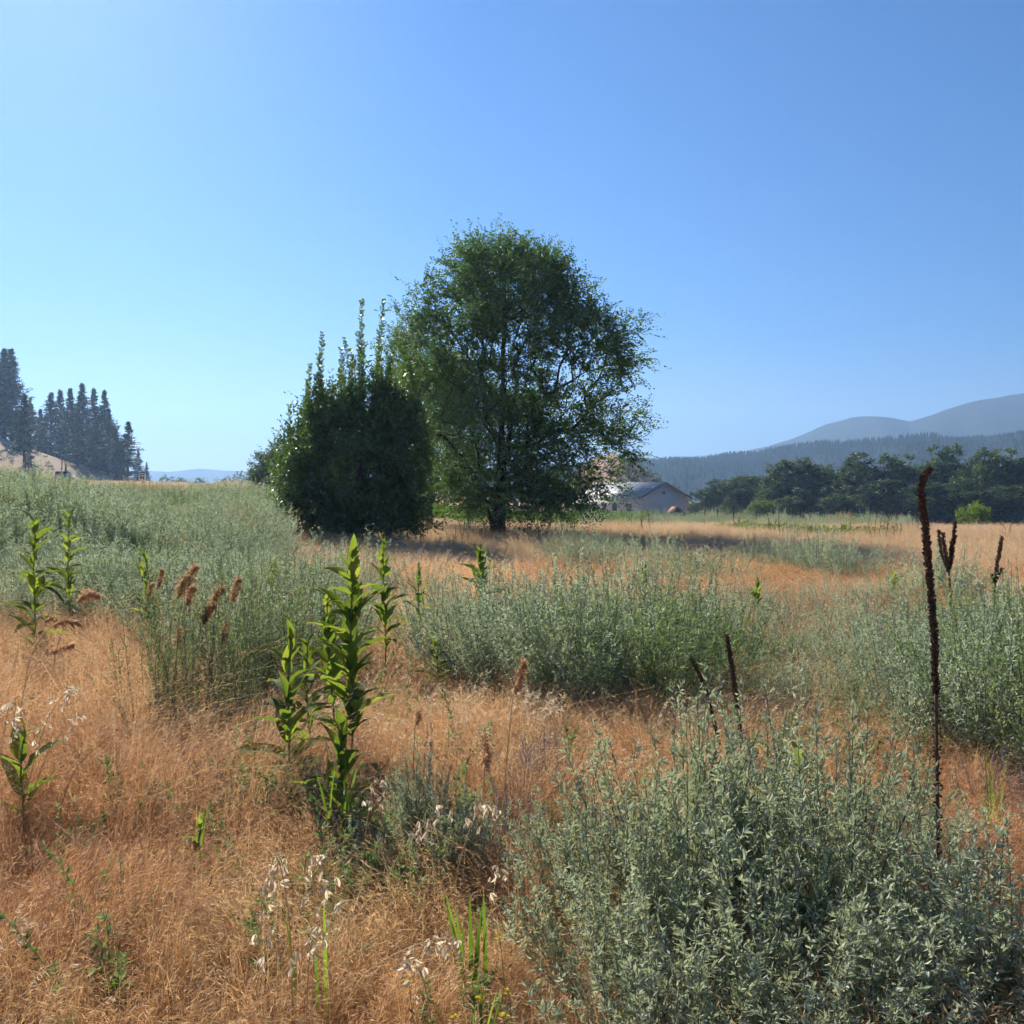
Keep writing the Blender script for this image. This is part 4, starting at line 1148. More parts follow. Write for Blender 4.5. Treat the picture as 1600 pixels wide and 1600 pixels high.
# the far part of the left thicket reads as one mass
def thicket():
    pro = []
    for i in range(4):
        s_, f_ = sage_mesh(560 + i, 60, 1.0, 0.5, 0.05, 0.016, 8, 6, 0.3, 0.8, 0.25)
        mb = MB()
        for src, mi in ((f_, 0), (s_, 1)):
            for V, T, A in zip(src.V, src.T, src.A):
                pass
            V = np.concatenate(src.V); T = np.concatenate(src.T); mb.add(V, T, np.concatenate(src.A), mi)
        pro.append(mb.mesh('sage_plant', [[M['sage'], M['sage'], M['sage_green'], M['stalk']][i], M['sage_stem']]))
    def lay_s(n, d0, d1, px0, px1, thr=-0.5):
        P, px = wedge(n, d0, d1, px0, px1)
        k = vnoise(P[:, 0] * 0.35, P[:, 1] * 0.35, 41) > thr
        P = P[k]; n = len(P)
        s = R.uniform(0.66, 1.0, n)
        rot = np.stack([R.normal(0, .06, n), R.normal(0, .06, n), R.uniform(0, 6.28, n)], 1)
        hvar = 1 + 0.38 * vnoise(P[:, 0] * 0.25, P[:, 1] * 0.25, 43)
        return P, rot, np.stack([s * 1.15, s * 1.15, s * hvar], 1), R.choice(4, n, p=[0.48, 0.38, 0.11, 0.03])
    scatter('sagebrush_thicket', pro, *lay_s(820, 12.0, 34, -120, 425), 'grey green sagebrush thicket running back to the pines and road', 'sagebrush')
    scatter('sagebrush_strip', pro, *lay_s(260, 50, 72, 900, 1420, -0.3), 'pale sagebrush strip across the field before the house', 'sagebrush')
    a = lay_s(34, 13, 19, 1000, 1560, 0.0)
    scatter('sagebrush_fringe', pro, *[x[:200] if i else x for i, x in enumerate(a)], 'low sagebrush fringe along the near edge of the open field', 'sagebrush')
    # green weeds: strip in the field, lawn behind the elm
    wd = []
    for i in range(3):
        s_, f_ = sage_mesh(580 + i, 40, 0.5, 0.5, 0.10, 0.05, 5, 5, 0.35, 0.8, 0.1)
        mb = MB(); mb.add(np.concatenate(f_.V), np.concatenate(f_.T), np.concatenate(f_.A)); wd.append(mb.mesh('weed_plant', M['weed']))
    def rows(n, pxa, pya, pxb, pyb, jit, dscale=1.0):
        t = R.uniform(0, 1, n); px = pxa + (pxb - pxa) * t; d = pya + (pyb - pya) * t + R.normal(0, jit, n)
        x = (px - 800) / F * d; return np.stack([x, d, ground(x, d)], 1)
    def put(nm, P, smin, smax, lb):
        n = len(P); s = R.uniform(smin, smax, n)
        scatter(nm, wd, P, np.stack([np.zeros(n), np.zeros(n), R.uniform(0, 6.28, n)], 1), np.stack([s, s, s * R.uniform(.6, 1.2, n)], 1), R.randint(0, 3, n), lb, 'weeds')
    put('green_weed_strip', np.concatenate([rows(90, 1150, 44, 1400, 33, 0.9), rows(30, 1130, 48, 1260, 44, 0.8), rows(14, 1270, 37, 1300, 36, .5)]), 0.5, 0.9, 'bright green weed strip crossing the tan field')
    put('green_lawn', np.concatenate([rows(420, 560, 62, 1010, 66, 6.0), rows(160, 1085, 120, 1300, 105, 4)]), 0.9, 1.7, 'bright green growth lit behind the elm trunk')
thicket()

def seed_stalks():
    pro = []
    for i in range(4):
        q = np.random.RandomState(640 + i); mb = MB()
        for k in range(6):
            b0 = np.array([q.normal(0, .05), q.normal(0, .05), -.03]); h = q.uniform(.3, .52); a = q.uniform(-0.6, 2.2); r = q.uniform(.1, .45) * h; f = np.linspace(0, 1, 7)
            path = b0 + np.stack([math.cos(a) * r * f ** 2, math.sin(a) * r * f ** 2, h * (f - .25 * f ** 4)], 1)
            tube(mb, path, np.linspace(.0012, .0006, 7), 3, q.uniform(.3, .8))
            n = 16; s = q.uniform(.62, 1, n); p = np.stack([np.interp(s, f, path[:, c]) for c in range(3)], 1)
            D = np.array([math.cos(a), math.sin(a), -.5]) + q.normal(size=(n, 3)) * .5
            leaves(mb, p, D, q.uniform(.014, .028, n), .0028, q.uniform(.4, 1, n), fold=.1)
        pro.append(mb.mesh('stalk_plant', M['oat']))
    P, px = wedge(210, 2.2, 7.5, -100, 1000); k = vnoise(P[:, 0] * 1.1, P[:, 1] * 1.1, 55) > -0.1; P = P[k]
    P2, px2 = wedge(60, 4.5, 9, 1150, 1700); P = np.concatenate([P, P2]); n = len(P); s = R.uniform(.8, 1.2, n)
    scatter('seeding_grass', pro, P, np.stack([R.normal(0, .15, n), R.normal(0, .15, n), R.normal(0, .6, n)], 1), np.stack([s, s, s], 1), R.randint(0, 4, n), 'pale seeding grass stalks standing over the tan grass', 'grass')
seed_stalks()

def small_weeds():
    pro = []
    for i in range(3):
        s_, f_ = sage_mesh(660 + i, 9, 0.34, 0.13, 0.034, 0.010, 5, 5, 0.04, 0.8, 0.1)
        mb = MB(); mb.add(np.concatenate(f_.V), np.concatenate(f_.T), np.concatenate(f_.A)); mb.add(np.concatenate(s_.V), np.concatenate(s_.T), np.concatenate(s_.A))
        pro.append(mb.mesh('weed_plant', M['sage_green']))
    A_, _ = wedge(60, 2.6, 7.5, -80, 860); B_, _ = wedge(70, 4.3, 9, 1120, 1420); C_, _ = wedge(26, 3.6, 4.8, 380, 560)
    P = np.concatenate([A_, B_, C_]); n = len(P); s = R.uniform(.7, 1.35, n)
    scatter('small_green_weeds', pro, P, np.stack([R.normal(0, .12, n), R.normal(0, .12, n), R.uniform(0, 6, n)], 1), np.stack([s, s, s], 1), R.randint(0, 3, n), 'small green weeds growing through the tan grass', 'weeds')
small_weeds()

# ------------------------------------------------------------------ house and things about the farm
from mathutils import Matrix
def pt(px, py, d):
    """a point in the air, d metres ahead on the photograph's pixel px, py"""
    return np.array([(px - 800) / F * d, d, hgt(py, d)])

def house():
    d = 150.0
    b = at(1037, d)
    siding = solid_mat('grey_siding', [(0.55, 0.54, 0.51), (0.61, 0.60, 0.57)], 1.5, 0.75, 0.05)
    cream = solid_mat('pale_siding', [(0.55, 0.52, 0.47), (0.62, 0.59, 0.54)], 1.5, 0.75, 0.05)
    metal = solid_mat('roof_metal', [(0.30, 0.30, 0.31), (0.38, 0.38, 0.39)], 0.8, 0.5, 0.05, spec=0.4)
    strip = solid_mat('pale_roof_sheet', [(0.55, 0.55, 0.56), (0.62, 0.62, 0.62)], 2, 0.5, 0.0)
    trim = solid_mat('dark_trim', [(0.035, 0.033, 0.035), (0.06, 0.055, 0.055)], 3, 0.7, 0.0)
    brown = solid_mat('brown_boards', [(0.10, 0.06, 0.045), (0.15, 0.09, 0.065)], 3, 0.85, 0.2)
    glass, N, Lk = new_mat('window_glass')
    p = N.new('ShaderNodeBsdfPrincipled'); p.inputs['Base Color'].default_value = (0.03, 0.04, 0.05, 1); p.inputs['Roughness'].default_value = 0.08
    o_ = N.new('ShaderNodeOutputMaterial'); Lk.new(p.outputs[0], o_.inputs[0])
    t = thing('farmhouse', 'grey gabled farmhouse with low metal roof beyond the elm', 'house', b, math.radians(33))
    W, L, E, A = 5.1, 17.0, 3.2, 5.5
    mb = MB(); poly(mb, [(-W, 0, -0.6), (W, 0, -0.6), (W, 0, E), (0, 0, A), (-W, 0, E)], 0.2, (0, 1, 0)); g = mb.build('gable_wall', siding, t)
    mb = MB(); poly(mb, [(-W, L, -0.6), (W, L, -0.6), (W, L, E), (0, L, A), (-W, L, E)], -0.2, (0, 1, 0)); mb.build('gable_wall', siding, t)
    for sx, mt in ((-1, cream), (1, siding)):
        mb = MB(); box(mb, (sx * W - 0.1, 0.203, -0.6), (sx * W + 0.1, L - 0.203, E)); w = mb.build('side_wall', mt, t)
        if sx < 0:
            for y0, y1, z0, z1 in ((1.6, 2.9, 1.0, 2.2), (5.2, 6.4, 1.0, 2.2), (10.6, 11.8, 1.0, 2.2)):
                f = MB(); box(f, (-W - 0.16, y0 - 0.1, z0 - 0.1), (-W - 0.103, y1 + 0.1, z1 + 0.1)); wf = f.build('window', cream, t)
                f = MB(); box(f, (-W - 0.175, y0, z0), (-W - 0.163, y1, z1)); f.build('pane', glass, wf)
            f = MB(); box(f, (-W - 0.16, 8.0, -0.3), (-W - 0.103, 9.0, 2.1)); f.build('door', brown, t)
    sl = math.hypot(W + 0.5, (A - E) * (W + 0.5) / W); nrm = np.array([(A - E), 0, W]) / math.hypot(A - E, W)
    for sx in (-1, 1):
        n = np.array([sx * nrm[0], 0, nrm[2]]); top = np.array([0, 0, A + 0.05]); k = (A - E) / W
        bot = np.array([sx * (W + 0.55), 0, A + 0.05 - k * (W + 0.55)])
        mb = MB(); poly(mb, [top + (0, -0.5, 0), bot + (0, -0.5, 0), bot + (0, L + 0.5, 0), top + (0, L + 0.5, 0)], 0.09, n)
        rf = mb.build('roof', metal, t)
        if sx < 0:
            for f0, f1 in ((0.47, 0.53), (0.92, 0.985)):
                a_, b_ = top + (bot - top) * f0 + n * 0.093, top + (bot - top) * f1 + n * 0.093
                mb = MB(); poly(mb, [a_ + (0, 0.6, 0), b_ + (0, 0.6, 0), b_ + (0, L - 0.2, 0), a_ + (0, L - 0.2, 0)], 0.02, n); mb.build('pale_sheet', strip, rf)
            for j in range(14):
                y = 0.4 + j * 1.22
                mb = MB(); a_, b_ = top + (bot - top) * 0.02 + n * 0.093, top + (bot - top) * 0.45 + n * 0.093
                poly(mb, [a_ + (0, y, 0), b_ + (0, y, 0), b_ + (0, y + 0.06, 0), a_ + (0, y + 0.06, 0)], 0.05, n); mb.build('roof_seam', metal, rf)
        mb = MB(); poly(mb, [top + (0, -0.56, -0.16), bot + (0, -0.56, -0.16), bot + (0, -0.56, 0.10), top + (0, -0.56, 0.10)], 0.055, (0, 1, 0)); mb.build('fascia', trim, t)
    mb = MB(); box(mb, (-0.3, -0.05, 3.75), (0.3, -0.003, 4.15)); mb.build('gable_vent', trim, t)
    # lower wing on the sunny side
    a = thing('house_annex', 'low brown annex with pale roof beside the grey farmhouse', 'annex', b + np.array([-9.6, 7.0, -0.1]), math.radians(33))
    mb = MB(); box(mb, (-2.4, 0, -0.6), (2.2, 6, 2.0)); mb.build('wall', brown, a)
    mb = MB(); poly(mb, [(-2.9, -0.4, 2.05), (2.6, -0.4, 2.75), (2.6, 6.4, 2.75), (-2.9, 6.4, 2.05)], 0.09, (0, 0, 1)); mb.build('roof', strip, a)
    mb = MB(); box(mb, (-1.2, -0.06, 0.6), (0.0, -0.003, 1.5)); w = mb.build('window', cream, a)
    mb = MB(); box(mb, (-1.1, -0.075, 0.7), (-0.1, -0.063, 1.4)); mb.build('pane', glass, w)
    # small hut and trailer by the gable
    hut_b = at(1059, 141.0)
    orange = solid_mat('rusty_roof', [(0.26, 0.11, 0.06), (0.36, 0.17, 0.10)], 3, 0.85, 0.1)
    h = thing('playhouse', 'small dark hut with rust orange gable roof in front of the farmhouse', 'hut', hut_b, math.radians(25))
    mb = MB(); poly(mb, [(-0.65, 0, -0.2), (0.65, 0, -0.2), (0.65, 0, 1.1), (0, 0, 1.65), (-0.65, 0, 1.1)], 1.3, (0, 1, 0)); mb.build('wall', trim, h)
    for sx in (-1, 1):
        n = unit(np.array([sx * 0.65, 0, 0.75])); top = np.array([0, 0, 1.7]); bot = np.array([sx * 0.9, 0, 0.93])
        mb = MB(); poly(mb, [top + (0, -0.15, 0), bot + (0, -0.15, 0), bot + (0, 1.45, 0), top + (0, 1.45, 0)], 0.06, n); mb.build('roof', orange, h)
    tb = at(1073, 139.0)
    q = thing('utility_trailer', 'dark flat trailer parked by the corner of the farmhouse', 'trailer', tb, 0.15)
    mb = MB(); box(mb, (-1.0, -0.6, 0.45), (0.95, 0.6, 0.58)); mb.build('bed', trim, q)
    for sy in (-0.6, 0.57):
        mb = MB(); box(mb, (-1.0, sy, 0.583), (0.95, sy + 0.03, 0.95)); mb.build('side_board', brown, q)
    for sy in (-0.72, 0.62):
        mb = MB(); an = np.linspace(0, 6.283, 15)[:-1]
        poly(mb, [(0.1 + 0.3 * math.cos(x), sy, 0.3 + 0.3 * math.sin(x)) for x in an], 0.1, (0, 1, 0)); mb.build('wheel', trim, q)
    mb = MB(); tube(mb, [(0.95, 0, 0.5), (1.7, 0, 0.42)], 0.04, 6); mb.build('drawbar', trim, q)
house()

def farm_track():
    mb = MB(); k = 24
    px = np.linspace(1196, 1262, k); rows = []
    for dd in (112.0, 115.5):
        x = (px - 800) / F * dd; rows.append(np.stack([x, np.full(k, dd), ground(x, np.full(k, dd)) + 0.35], 1))
    V = np.concatenate(rows); T = []
    for i in range(k - 1):
        T += [[i, i + 1, k + i + 1], [i, k + i + 1, k + i]]
    mb.add(V, T)
    tag(mb.build('gravel_road', solid_mat('grey_gravel', [(0.30, 0.30, 0.31), (0.40, 0.40, 0.41)], 6, 0.9, 0.2)), kind='structure')
farm_track()

def wire_fence():
    wood = solid_mat('weathered_post', [(0.07, 0.05, 0.04), (0.14, 0.11, 0.09)], 6, 0.95, 0.4)
    wire = solid_mat('fence_wire', [(0.12, 0.11, 0.10), (0.2, 0.19, 0.18)], 3, 0.6, 0.0, metallic=0.6)
    pxs = [1086, 1100, 1122, 1148, 1181, 1207, 1238, 1266, 1297, 1330, 1364, 1400]
    base = at(1086, 66.0)
    t = thing('wire_fence', 'wire fence on dark weathered posts across the field before the house', 'fence', base)
    tops = []
    for i, px in enumerate(pxs):
        d = 66.0 - 0.55 * i; p = at(px, d) - base; h = R.uniform(1.05, 1.45)
        mb = MB(); lean = R.normal(0, 0.05, 2)
        tube(mb, [p + (0, 0, -0.3), p + (lean[0] * 0.5, lean[1] * 0.5, h * 0.5), p + (lean[0], lean[1], h)], [0.055, 0.05, 0.045], 7); mb.build('post', wood, t); tops.append((p, h))
    for f in (0.35, 0.62, 0.88):
        mb = MB(); tube(mb, [p + (0, -0.06, 1.1 * f) for p, h in tops], 0.006, 4); mb.build('wire', wire, t)
wire_fence()

def road_sign():
    d = 98.0; c = pt(222.5, 743, d); b = at(222.5, d)
    t = thing('road_sign', 'white rectangular road sign below the last conical pine', 'sign', b)
    white = solid_mat('sign_white', [(0.72, 0.72, 0.72), (0.8, 0.8, 0.8)], 3, 0.5, 0.0); black = solid_mat('sign_black', [(0.03, 0.03, 0.03), (0.05, 0.05, 0.05)], 3, 0.6, 0.0)
    post = solid_mat('sign_post', [(0.2, 0.2, 0.2), (0.3, 0.3, 0.3)], 3, 0.6, 0.0, metallic=0.5)
    z = c[2] - b[2]
    mb = MB(); box(mb, (-0.03, 0.003, -0.3), (0.03, 0.05, z + 0.5)); mb.build('post', post, t)
    mb = MB(); box(mb, (-0.36, -0.02, z - 0.48), (0.36, 0.0, z + 0.48)); p = mb.build('panel', white, t)
    for z0, rowsx in ((0.30, ((-0.26, -0.04), (0.03, 0.27))), (0.08, ((-0.27, 0.0), (0.06, 0.26)))):
        for x0, x1 in rowsx:
            mb = MB(); box(mb, (x0, -0.026, z + z0 - 0.05), (x1, -0.022, z + z0 + 0.06)); mb.build('lettering', black, p)
    for x0, x1 in ((-0.22, -0.03), (0.04, 0.22)):
        mb = MB(); box(mb, (x0, -0.026, z - 0.38), (x1, -0.022, z - 0.08)); mb.build('numeral', black, p)
road_sign()

def parked_car():
    d = 132.0; b = at(101, d)
    b = np.array([b[0], d, hgt(736.5, d) - 1.46])
    paint = solid_mat('pale_car_paint', [(0.55, 0.56, 0.58), (0.6, 0.61, 0.63)], 1, 0.3, 0.0, spec=0.5)
    dark = solid_mat('car_glass', [(0.02, 0.025, 0.03), (0.03, 0.035, 0.04)], 1, 0.1, 0.0, spec=0.5)
    tyre = solid_mat('tyre', [(0.02, 0.02, 0.02), (0.03, 0.03, 0.03)], 3, 0.9, 0.0)
    t = thing('parked_car', 'pale car showing only its roof and dark windows above the sagebrush', 'car', b, math.radians(12))
    mb = MB()
    prof = [(-2.2, 0.35), (2.2, 0.35), (2.25, 0.8), (1.2, 0.95), (-2.15, 0.98), (-2.25, 0.7)]
    poly(mb, [(-0.9, y, z) for y, z in prof], 1.8, (1, 0, 0)); mb.build('body', paint, t)
    mb = MB(); poly(mb, [(-0.78, y, z) for y, z in [(-1.95, 0.985), (1.15, 0.985), (0.55, 1.40), (-1.55, 1.42)]], 1.56, (1, 0, 0)); mb.build('window', dark, t)
    mb = MB(); poly(mb, [(-0.76, y, z) for y, z in [(-1.6, 1.423), (0.6, 1.403), (0.35, 1.47), (-1.4, 1.48)]], 1.52, (1, 0, 0)); mb.build('roof', paint, t)
    for sx in (-0.93, 0.75):
        for y in (-1.35, 1.35):
            mb = MB(); an = np.linspace(0, 6.283, 17)[:-1]
            poly(mb, [(sx, y + 0.33 * math.cos(x), 0.33 + 0.33 * math.sin(x)) for x in an], 0.18, (1, 0, 0)); mb.build('wheel', tyre, t)
    for sx in (-0.7, 0.45):
        mb = MB(); box(mb, (sx, -2.27, 0.72), (sx + 0.25, -2.2, 0.86)); mb.build('tail_light', tyre, t)
    wood = solid_mat('roadside_post', [(0.06, 0.045, 0.04), (0.11, 0.085, 0.07)], 6, 0.95, 0.3)
    for px, top, dd, lb in ((97, 716, 140, 'thin taller dark post standing just behind the pale car'), (103, 726, 139, 'stout shorter dark post standing just behind the pale car')):
        pb = at(px, dd); mb = MB(); h = hgt(top, dd) - pb[2]
        tube(mb, [(0, 0, -0.3), (0.02, 0, h * 0.5), (0.05, 0, h)], 0.13 if px > 100 else 0.08, 7)
        o = mb.build('roadside_post', wood); o.location = tuple(pb); tag(o, lb, 'post')
parked_car()

# ------------------------------------------------------------------ dead mulleins
def capsules(mb, path, rad, per_m, L):
    path = np.asarray(path, float); seg = np.linalg.norm(np.diff(path, axis=0), axis=1); cum = np.concatenate([[0], np.cumsum(seg)])
    n = int(cum[-1] * per_m); s = R.uniform(0, cum[-1], n)
    P = np.stack([np.interp(s, cum, path[:, i]) for i in range(3)], 1); rr = np.interp(s, cum, np.broadcast_to(rad, len(path)))
    tg = unit(np.stack([np.interp(s, cum, np.gradient(path[:, i])) for i in range(3)], 1))
    O = unit(np.cross(tg, R.normal(size=(n, 3))))
    leaves(mb, P + O * rr[:, None] * 0.7, O + tg * R.uniform(0.0, 0.9, (n, 1)), L * R.uniform(0.7, 1.3, n), L * 0.8 * R.uniform(0.7, 1.3, n), R.beta(1.3, 2.2, n), fold=0.5)

def mullein(label, d, stem_pts, heads, dense=4200, cap=0.013, smooth=5):
    """stem_pts: (px, py) up the stalk; heads: lists of (px, py, radius in m) with the seed capsules"""
    base = at(stem_pts[0][0], d)
    t = thing('dead_mullein', label, 'plant', base)
    pts = [pt(x, y, d) - base for x, y in stem_pts]; pts[0] = np.array([pts[0][0], 0, -0.03])
    def fine(p, k=smooth):
        p = np.asarray(p, float); n = len(p); u = np.linspace(0, n - 1, (n - 1) * k + 1)
        q = np.stack([np.interp(u, np.arange(n), p[:, i]) for i in range(p.shape[1])], 1)
        if n > 2:
            for _ in range(2):
                q[1:-1] = 0.25 * q[:-2] + 0.5 * q[1:-1] + 0.25 * q[2:]
        return q
    mb = MB(); pp = fine(pts); tube(mb, pp, np.linspace(0.0075, 0.006, len(pp)) * (d / 3.4) ** 0.3, 7, 0.4)
    # old leaf scars along the bare stalk
    capsules(mb, pp, 0.009, 260, 0.012)
    mb.build('stem', M['mullein'], t)
    for hp in heads:
        p = np.array([np.concatenate([pt(x, y, d) - base, [r]]) for x, y, r in hp]); q = fine(p)
        q[:, :3] += np.cumsum(R.normal(0, 0.0012, (len(q), 3)), 0)
        mb = MB(); tube(mb, q[:, :3], q[:, 3] * 0.42, 8, 0.25); capsules(mb, q[:, :3], q[:, 3] * 0.45, dense * 0.5, cap * 0.72); capsules(mb, q[:, :3], q[:, 3] * 0.6, dense * 0.12, cap * 0.95)
        mb.build('seed_head', M['mullein'], t)

mullein('tall dead brown mullein stalk with hooked top, towering over the corner sagebrush', 3.4,
        [(1472, 1470), (1473, 1400), (1471, 1290), (1468, 1180), (1466, 1080)],
        [[(1466, 1085, .012), (1463, 1000, .015), (1457, 920, .0165), (1451, 870, .017), (1446, 820, .016), (1441, 780, .0145), (1441, 755, .014), (1446, 738, .0125), (1454, 728, .0105)]], 5200, 0.0125)
mullein('straighter thicker dead mullein of the leaning pair over the bare patch', 4.9, [(1166, 1250), (1163, 1195), (1158, 1140)],
        [[(1158, 1145, .011), (1152, 1085, .015), (1144, 1030, .016), (1136, 990, .012)]], 4200, 0.012)
mullein('thinner more tilted dead mullein of the leaning pair over the bare patch', 4.9, [(1134, 1250), (1130, 1192), (1121, 1140)],
        [[(1122, 1145, .009), (1110, 1095, .012), (1096, 1060, .013), (1078, 1026, .009)]], 4200, 0.011)
mullein('forked candelabra dead mullein with several upright arms before the cottonwoods', 8.6, [(1490, 975), (1487, 930), (1485, 905), (1483, 888)],
        [[(1484, 890, .018), (1480, 868, .022), (1476, 850, .028), (1474, 832, .02)], [(1484, 893, .012), (1474, 872, .013), (1468, 850, .018), (1466, 828, .016)],
         [(1485, 890, .013), (1489, 868, .02), (1491, 840, .024), (1492, 816, .014)], [(1486, 880, .012), (1487, 862, .02), (1487, 845, .018)]], 1700, 0.02)
mullein('short dead mullein with two small side arms nearest the picture edge', 8.6, [(1556, 975), (1556, 930), (1557, 908)],
        [[(1557, 908, .016), (1560, 880, .02), (1565, 858, .02), (1568, 839, .012)], [(1557, 908, .012), (1562, 898, .014), (1567, 888, .013)], [(1557, 910, .01), (1553, 904, .012), (1551, 897, .012)]], 1700, 0.02)
mullein('broken dark mullein stub poking from the loose silvery sagebrush', 3.3, [(898, 1440), (895, 1400), (892, 1375)], [[(892, 1378, .009), (888, 1352, .012), (883, 1330, .008)]], 4000, 0.01)

# ------------------------------------------------------------------ milkweeds and other broad leaved green plants
def big_leaf(seed, wid, curl, fold):
    """a lance shaped leaf of unit length along +y, folded at the midrib, upper side +z"""
    q = np.random.RandomState(seed); k = 9
    f = np.linspace(0, 1, k); w = wid * np.sin(np.clip(f ** 0.72, 0, 1) * math.pi) ** 0.85 * 0.5; w[0] = 0.01; w[-1] = 0.002
    zc = 0.10 * np.sin(f * 2.2) - curl * f ** 2.2
    V = []
    for i in range(k):
        wob = q.normal(0, 0.012)
        V += [(-w[i], f[i], zc[i] + fold * w[i] + wob), (0, f[i], zc[i]), (w[i], f[i], zc[i] + fold * w[i] - wob)]
    T = []
    for i in range(k - 1):
        for j in range(2):
            a = i * 3 + j; T += [[a, a + 1, a + 4], [a, a + 4, a + 3]]
    mb = MB(); mb.add(V, T, 0.5)
    return mb
BL = [big_leaf(i, [0.31, 0.27, 0.35, 0.29, 0.25][i], [0.12, 0.3, 0.2, 0.05, 0.4][i], [0.45, 0.6, 0.35, 0.55, 0.5][i]) for i in range(5)]
BLM = []
for tn in (0.15, 0.4, 0.65, 0.95):
    for b_ in BL:
        m_ = MB(); m_.add(b_.V[0], b_.T[0], tn); BLM.append(m_.mesh('leaf', M['milkweed'], True))

def leaf_obj(parent, p, D, up, L, me):
    D = unit(D); X = unit(np.cross(D, up)); Z = np.cross(X, D)
    o = obj('leaf', me, parent)
    m4 = Matrix(((X[0], D[0], Z[0], p[0]), (X[1], D[1], Z[1], p[1]), (X[2], D[2], Z[2], p[2]), (0, 0, 0, 1)))
    o.matrix_local = m4 @ Matrix.Diagonal((L, L, L, 1))
    return o

def milkweed(px, d, top_py, label, pairs, L=0.16, lean=(0, 0), z0=0.25, rise=0.8, name='milkweed', clean=0.0):
    L = L * 1.16; pairs = int(pairs * 1.3 + 0.5)
    b = at(px, d); H = hgt(top_py, d) - b[2]
    t = thing(name, label, 'plant', b, 0, 'broad leaved milkweeds among the sagebrush')
    k = 8; f = np.linspace(0, 1, k)
    path = np.stack([lean[0] * H * f ** 1.5 + 0.01 * np.sin(f * 6), lean[1] * H * f ** 1.5, H * 0.93 * f - 0.03], 1)
    mb = MB(); tube(mb, path, np.linspace(0.0075, 0.0035, k), 6, 0.5); mb.build('stem', M['milkweed_stem'], t)
    az = R.uniform(0, 3.14)
    for i in range(pairs):
        g = i / max(1, pairs - 1); z = z0 + (1 - z0) * g
        p = np.array([np.interp(z, f, path[:, c]) for c in range(3)]); az += math.pi / 2 + R.normal(0, 0.25)
        el = math.radians(28 + 38 * g ** 1.5) * rise / 0.8 + R.normal(0, 0.14)
        ln = L * (0.85 + 0.35 * math.sin(min(1, g * 1.1 + 0.15) * math.pi)) * (1 - 0.35 * max(0, g - 0.7) / 0.3)
        for sgn in (0, math.pi):
            if R.uniform() < 0.06 + clean:
                continue
            a = az + sgn + R.normal(0, 0.35); e = el + R.normal(0, 0.26)
            D = np.array([math.cos(a) * math.cos(e), math.sin(a) * math.cos(e), math.sin(e)])
            leaf_obj(t, p, D, np.array([-math.cos(a) * 0.7 + R.normal(0, .3), -math.sin(a) * 0.7 + R.normal(0, .3), 1.0]), ln * R.uniform(0.6, 1.2), BLM[R.randint(len(BLM))])
    return t

milkweed(545, 4.9, 838, 'tallest milkweed, many broad upright leaves in front of the crowded thicket', 20, 0.2, (0.02, 0), 0.26)
milkweed(520, 5.2, 905, 'slightly shorter milkweed pressed against the tallest one', 13, 0.17, (-0.03, 0), 0.28)
milkweed(445, 4.55, 968, 'smaller milkweed with drooping lower leaves beside the tallest one', 10, 0.19, (0.03, 0), 0.25, 0.85)
milkweed(480, 5.0, 985, 'leafy milkweed half hidden between the two front milkweeds', 9, 0.16, (0.0, 0), 0.3)
milkweed(600, 7.4, 828, 'slender milkweed rising against the dark fruit tree', 13, 0.19, (0.0, 0), 0.3)
milkweed(757, 9.0, 838, 'lone milkweed rising in front of the elm trunk', 13, 0.22, (-0.03, 0), 0.25, 0.7)
milkweed(50, 7.9, 797, 'milkweed with wide spread leaves at the thicket edge', 14, 0.23, (0.02, 0), 0.15, 0.6)
milkweed(104, 9.4, 792, 'milkweed standing just behind the wide leaved one', 13, 0.22, (0.02, 0), 0.25, 0.6)
milkweed(228, 8.6, 858, 'narrow bright milkweed left of the tan plumes', 13, 0.17, (0, 0), 0.3, 1.0)
milkweed(28, 4.1, 1140, 'low young milkweed with big pale leaves under drooping oats', 4, 0.20, (0.02, 0), 0.3, 0.95)
milkweed(530, 4.15, 1115, 'shaded low milkweed with long narrow leaves in the dry grass', 6, 0.19, (0.02, 0), 0.2, 0.9)
milkweed(683, 7.0, 998, 'small milkweed at the edge of the dry path', 5, 0.16, (0.02, 0), 0.3, 0.8)
milkweed(1212, 7.8, 1005, 'pale young milkweed on the bare patch', 4, 0.15, (0, 0), 0.3, 0.9)
milkweed(1240, 8.3, 995, 'second young milkweed on the bare patch with dark leaves', 5, 0.15, (0, 0), 0.3, 0.9)
milkweed(1186, 10.0, 905, 'milkweed at the back of the bare patch', 8, 0.16, (0, 0), 0.3, 0.8)
milkweed(1255, 4.4, 1148, 'green milkweed seedling inside the corner sagebrush', 6, 0.13, (0, 0), 0.4, 0.9)
milkweed(1398, 12.5, 890, 'dark milkweed at the edge of the open field', 6, 0.20, (0, 0), 0.3, 0.7)
milkweed(1010, 9.6, 876, 'green milkweed top showing over the middle thicket', 7, 0.16, (0, 0), 0.4, 0.8)
milkweed(428, 9.8, 862, 'pale milkweed top showing over the crowded thicket', 7, 0.15, (0, 0), 0.4, 0.9)
milkweed(1060, 7.4, 955, 'yellow green milkweed low in the middle thicket', 6, 0.13, (0, 0), 0.4, 0.9)
milkweed(655, 8.2, 872, 'thin dark milkweed beside the dry path', 7, 0.13, (0, 0), 0.35, 0.9)
milkweed(310, 3.6, 1275, 'tiny green milkweed sprout in the tan grass', 3, 0.10, (0, 0), 0.4, 1.1)
milkweed(155, 2.75, 1455, 'low pale milkweed sprout flattened in the tan grass', 3, 0.08, (0, 0), 0.3, 0.6)

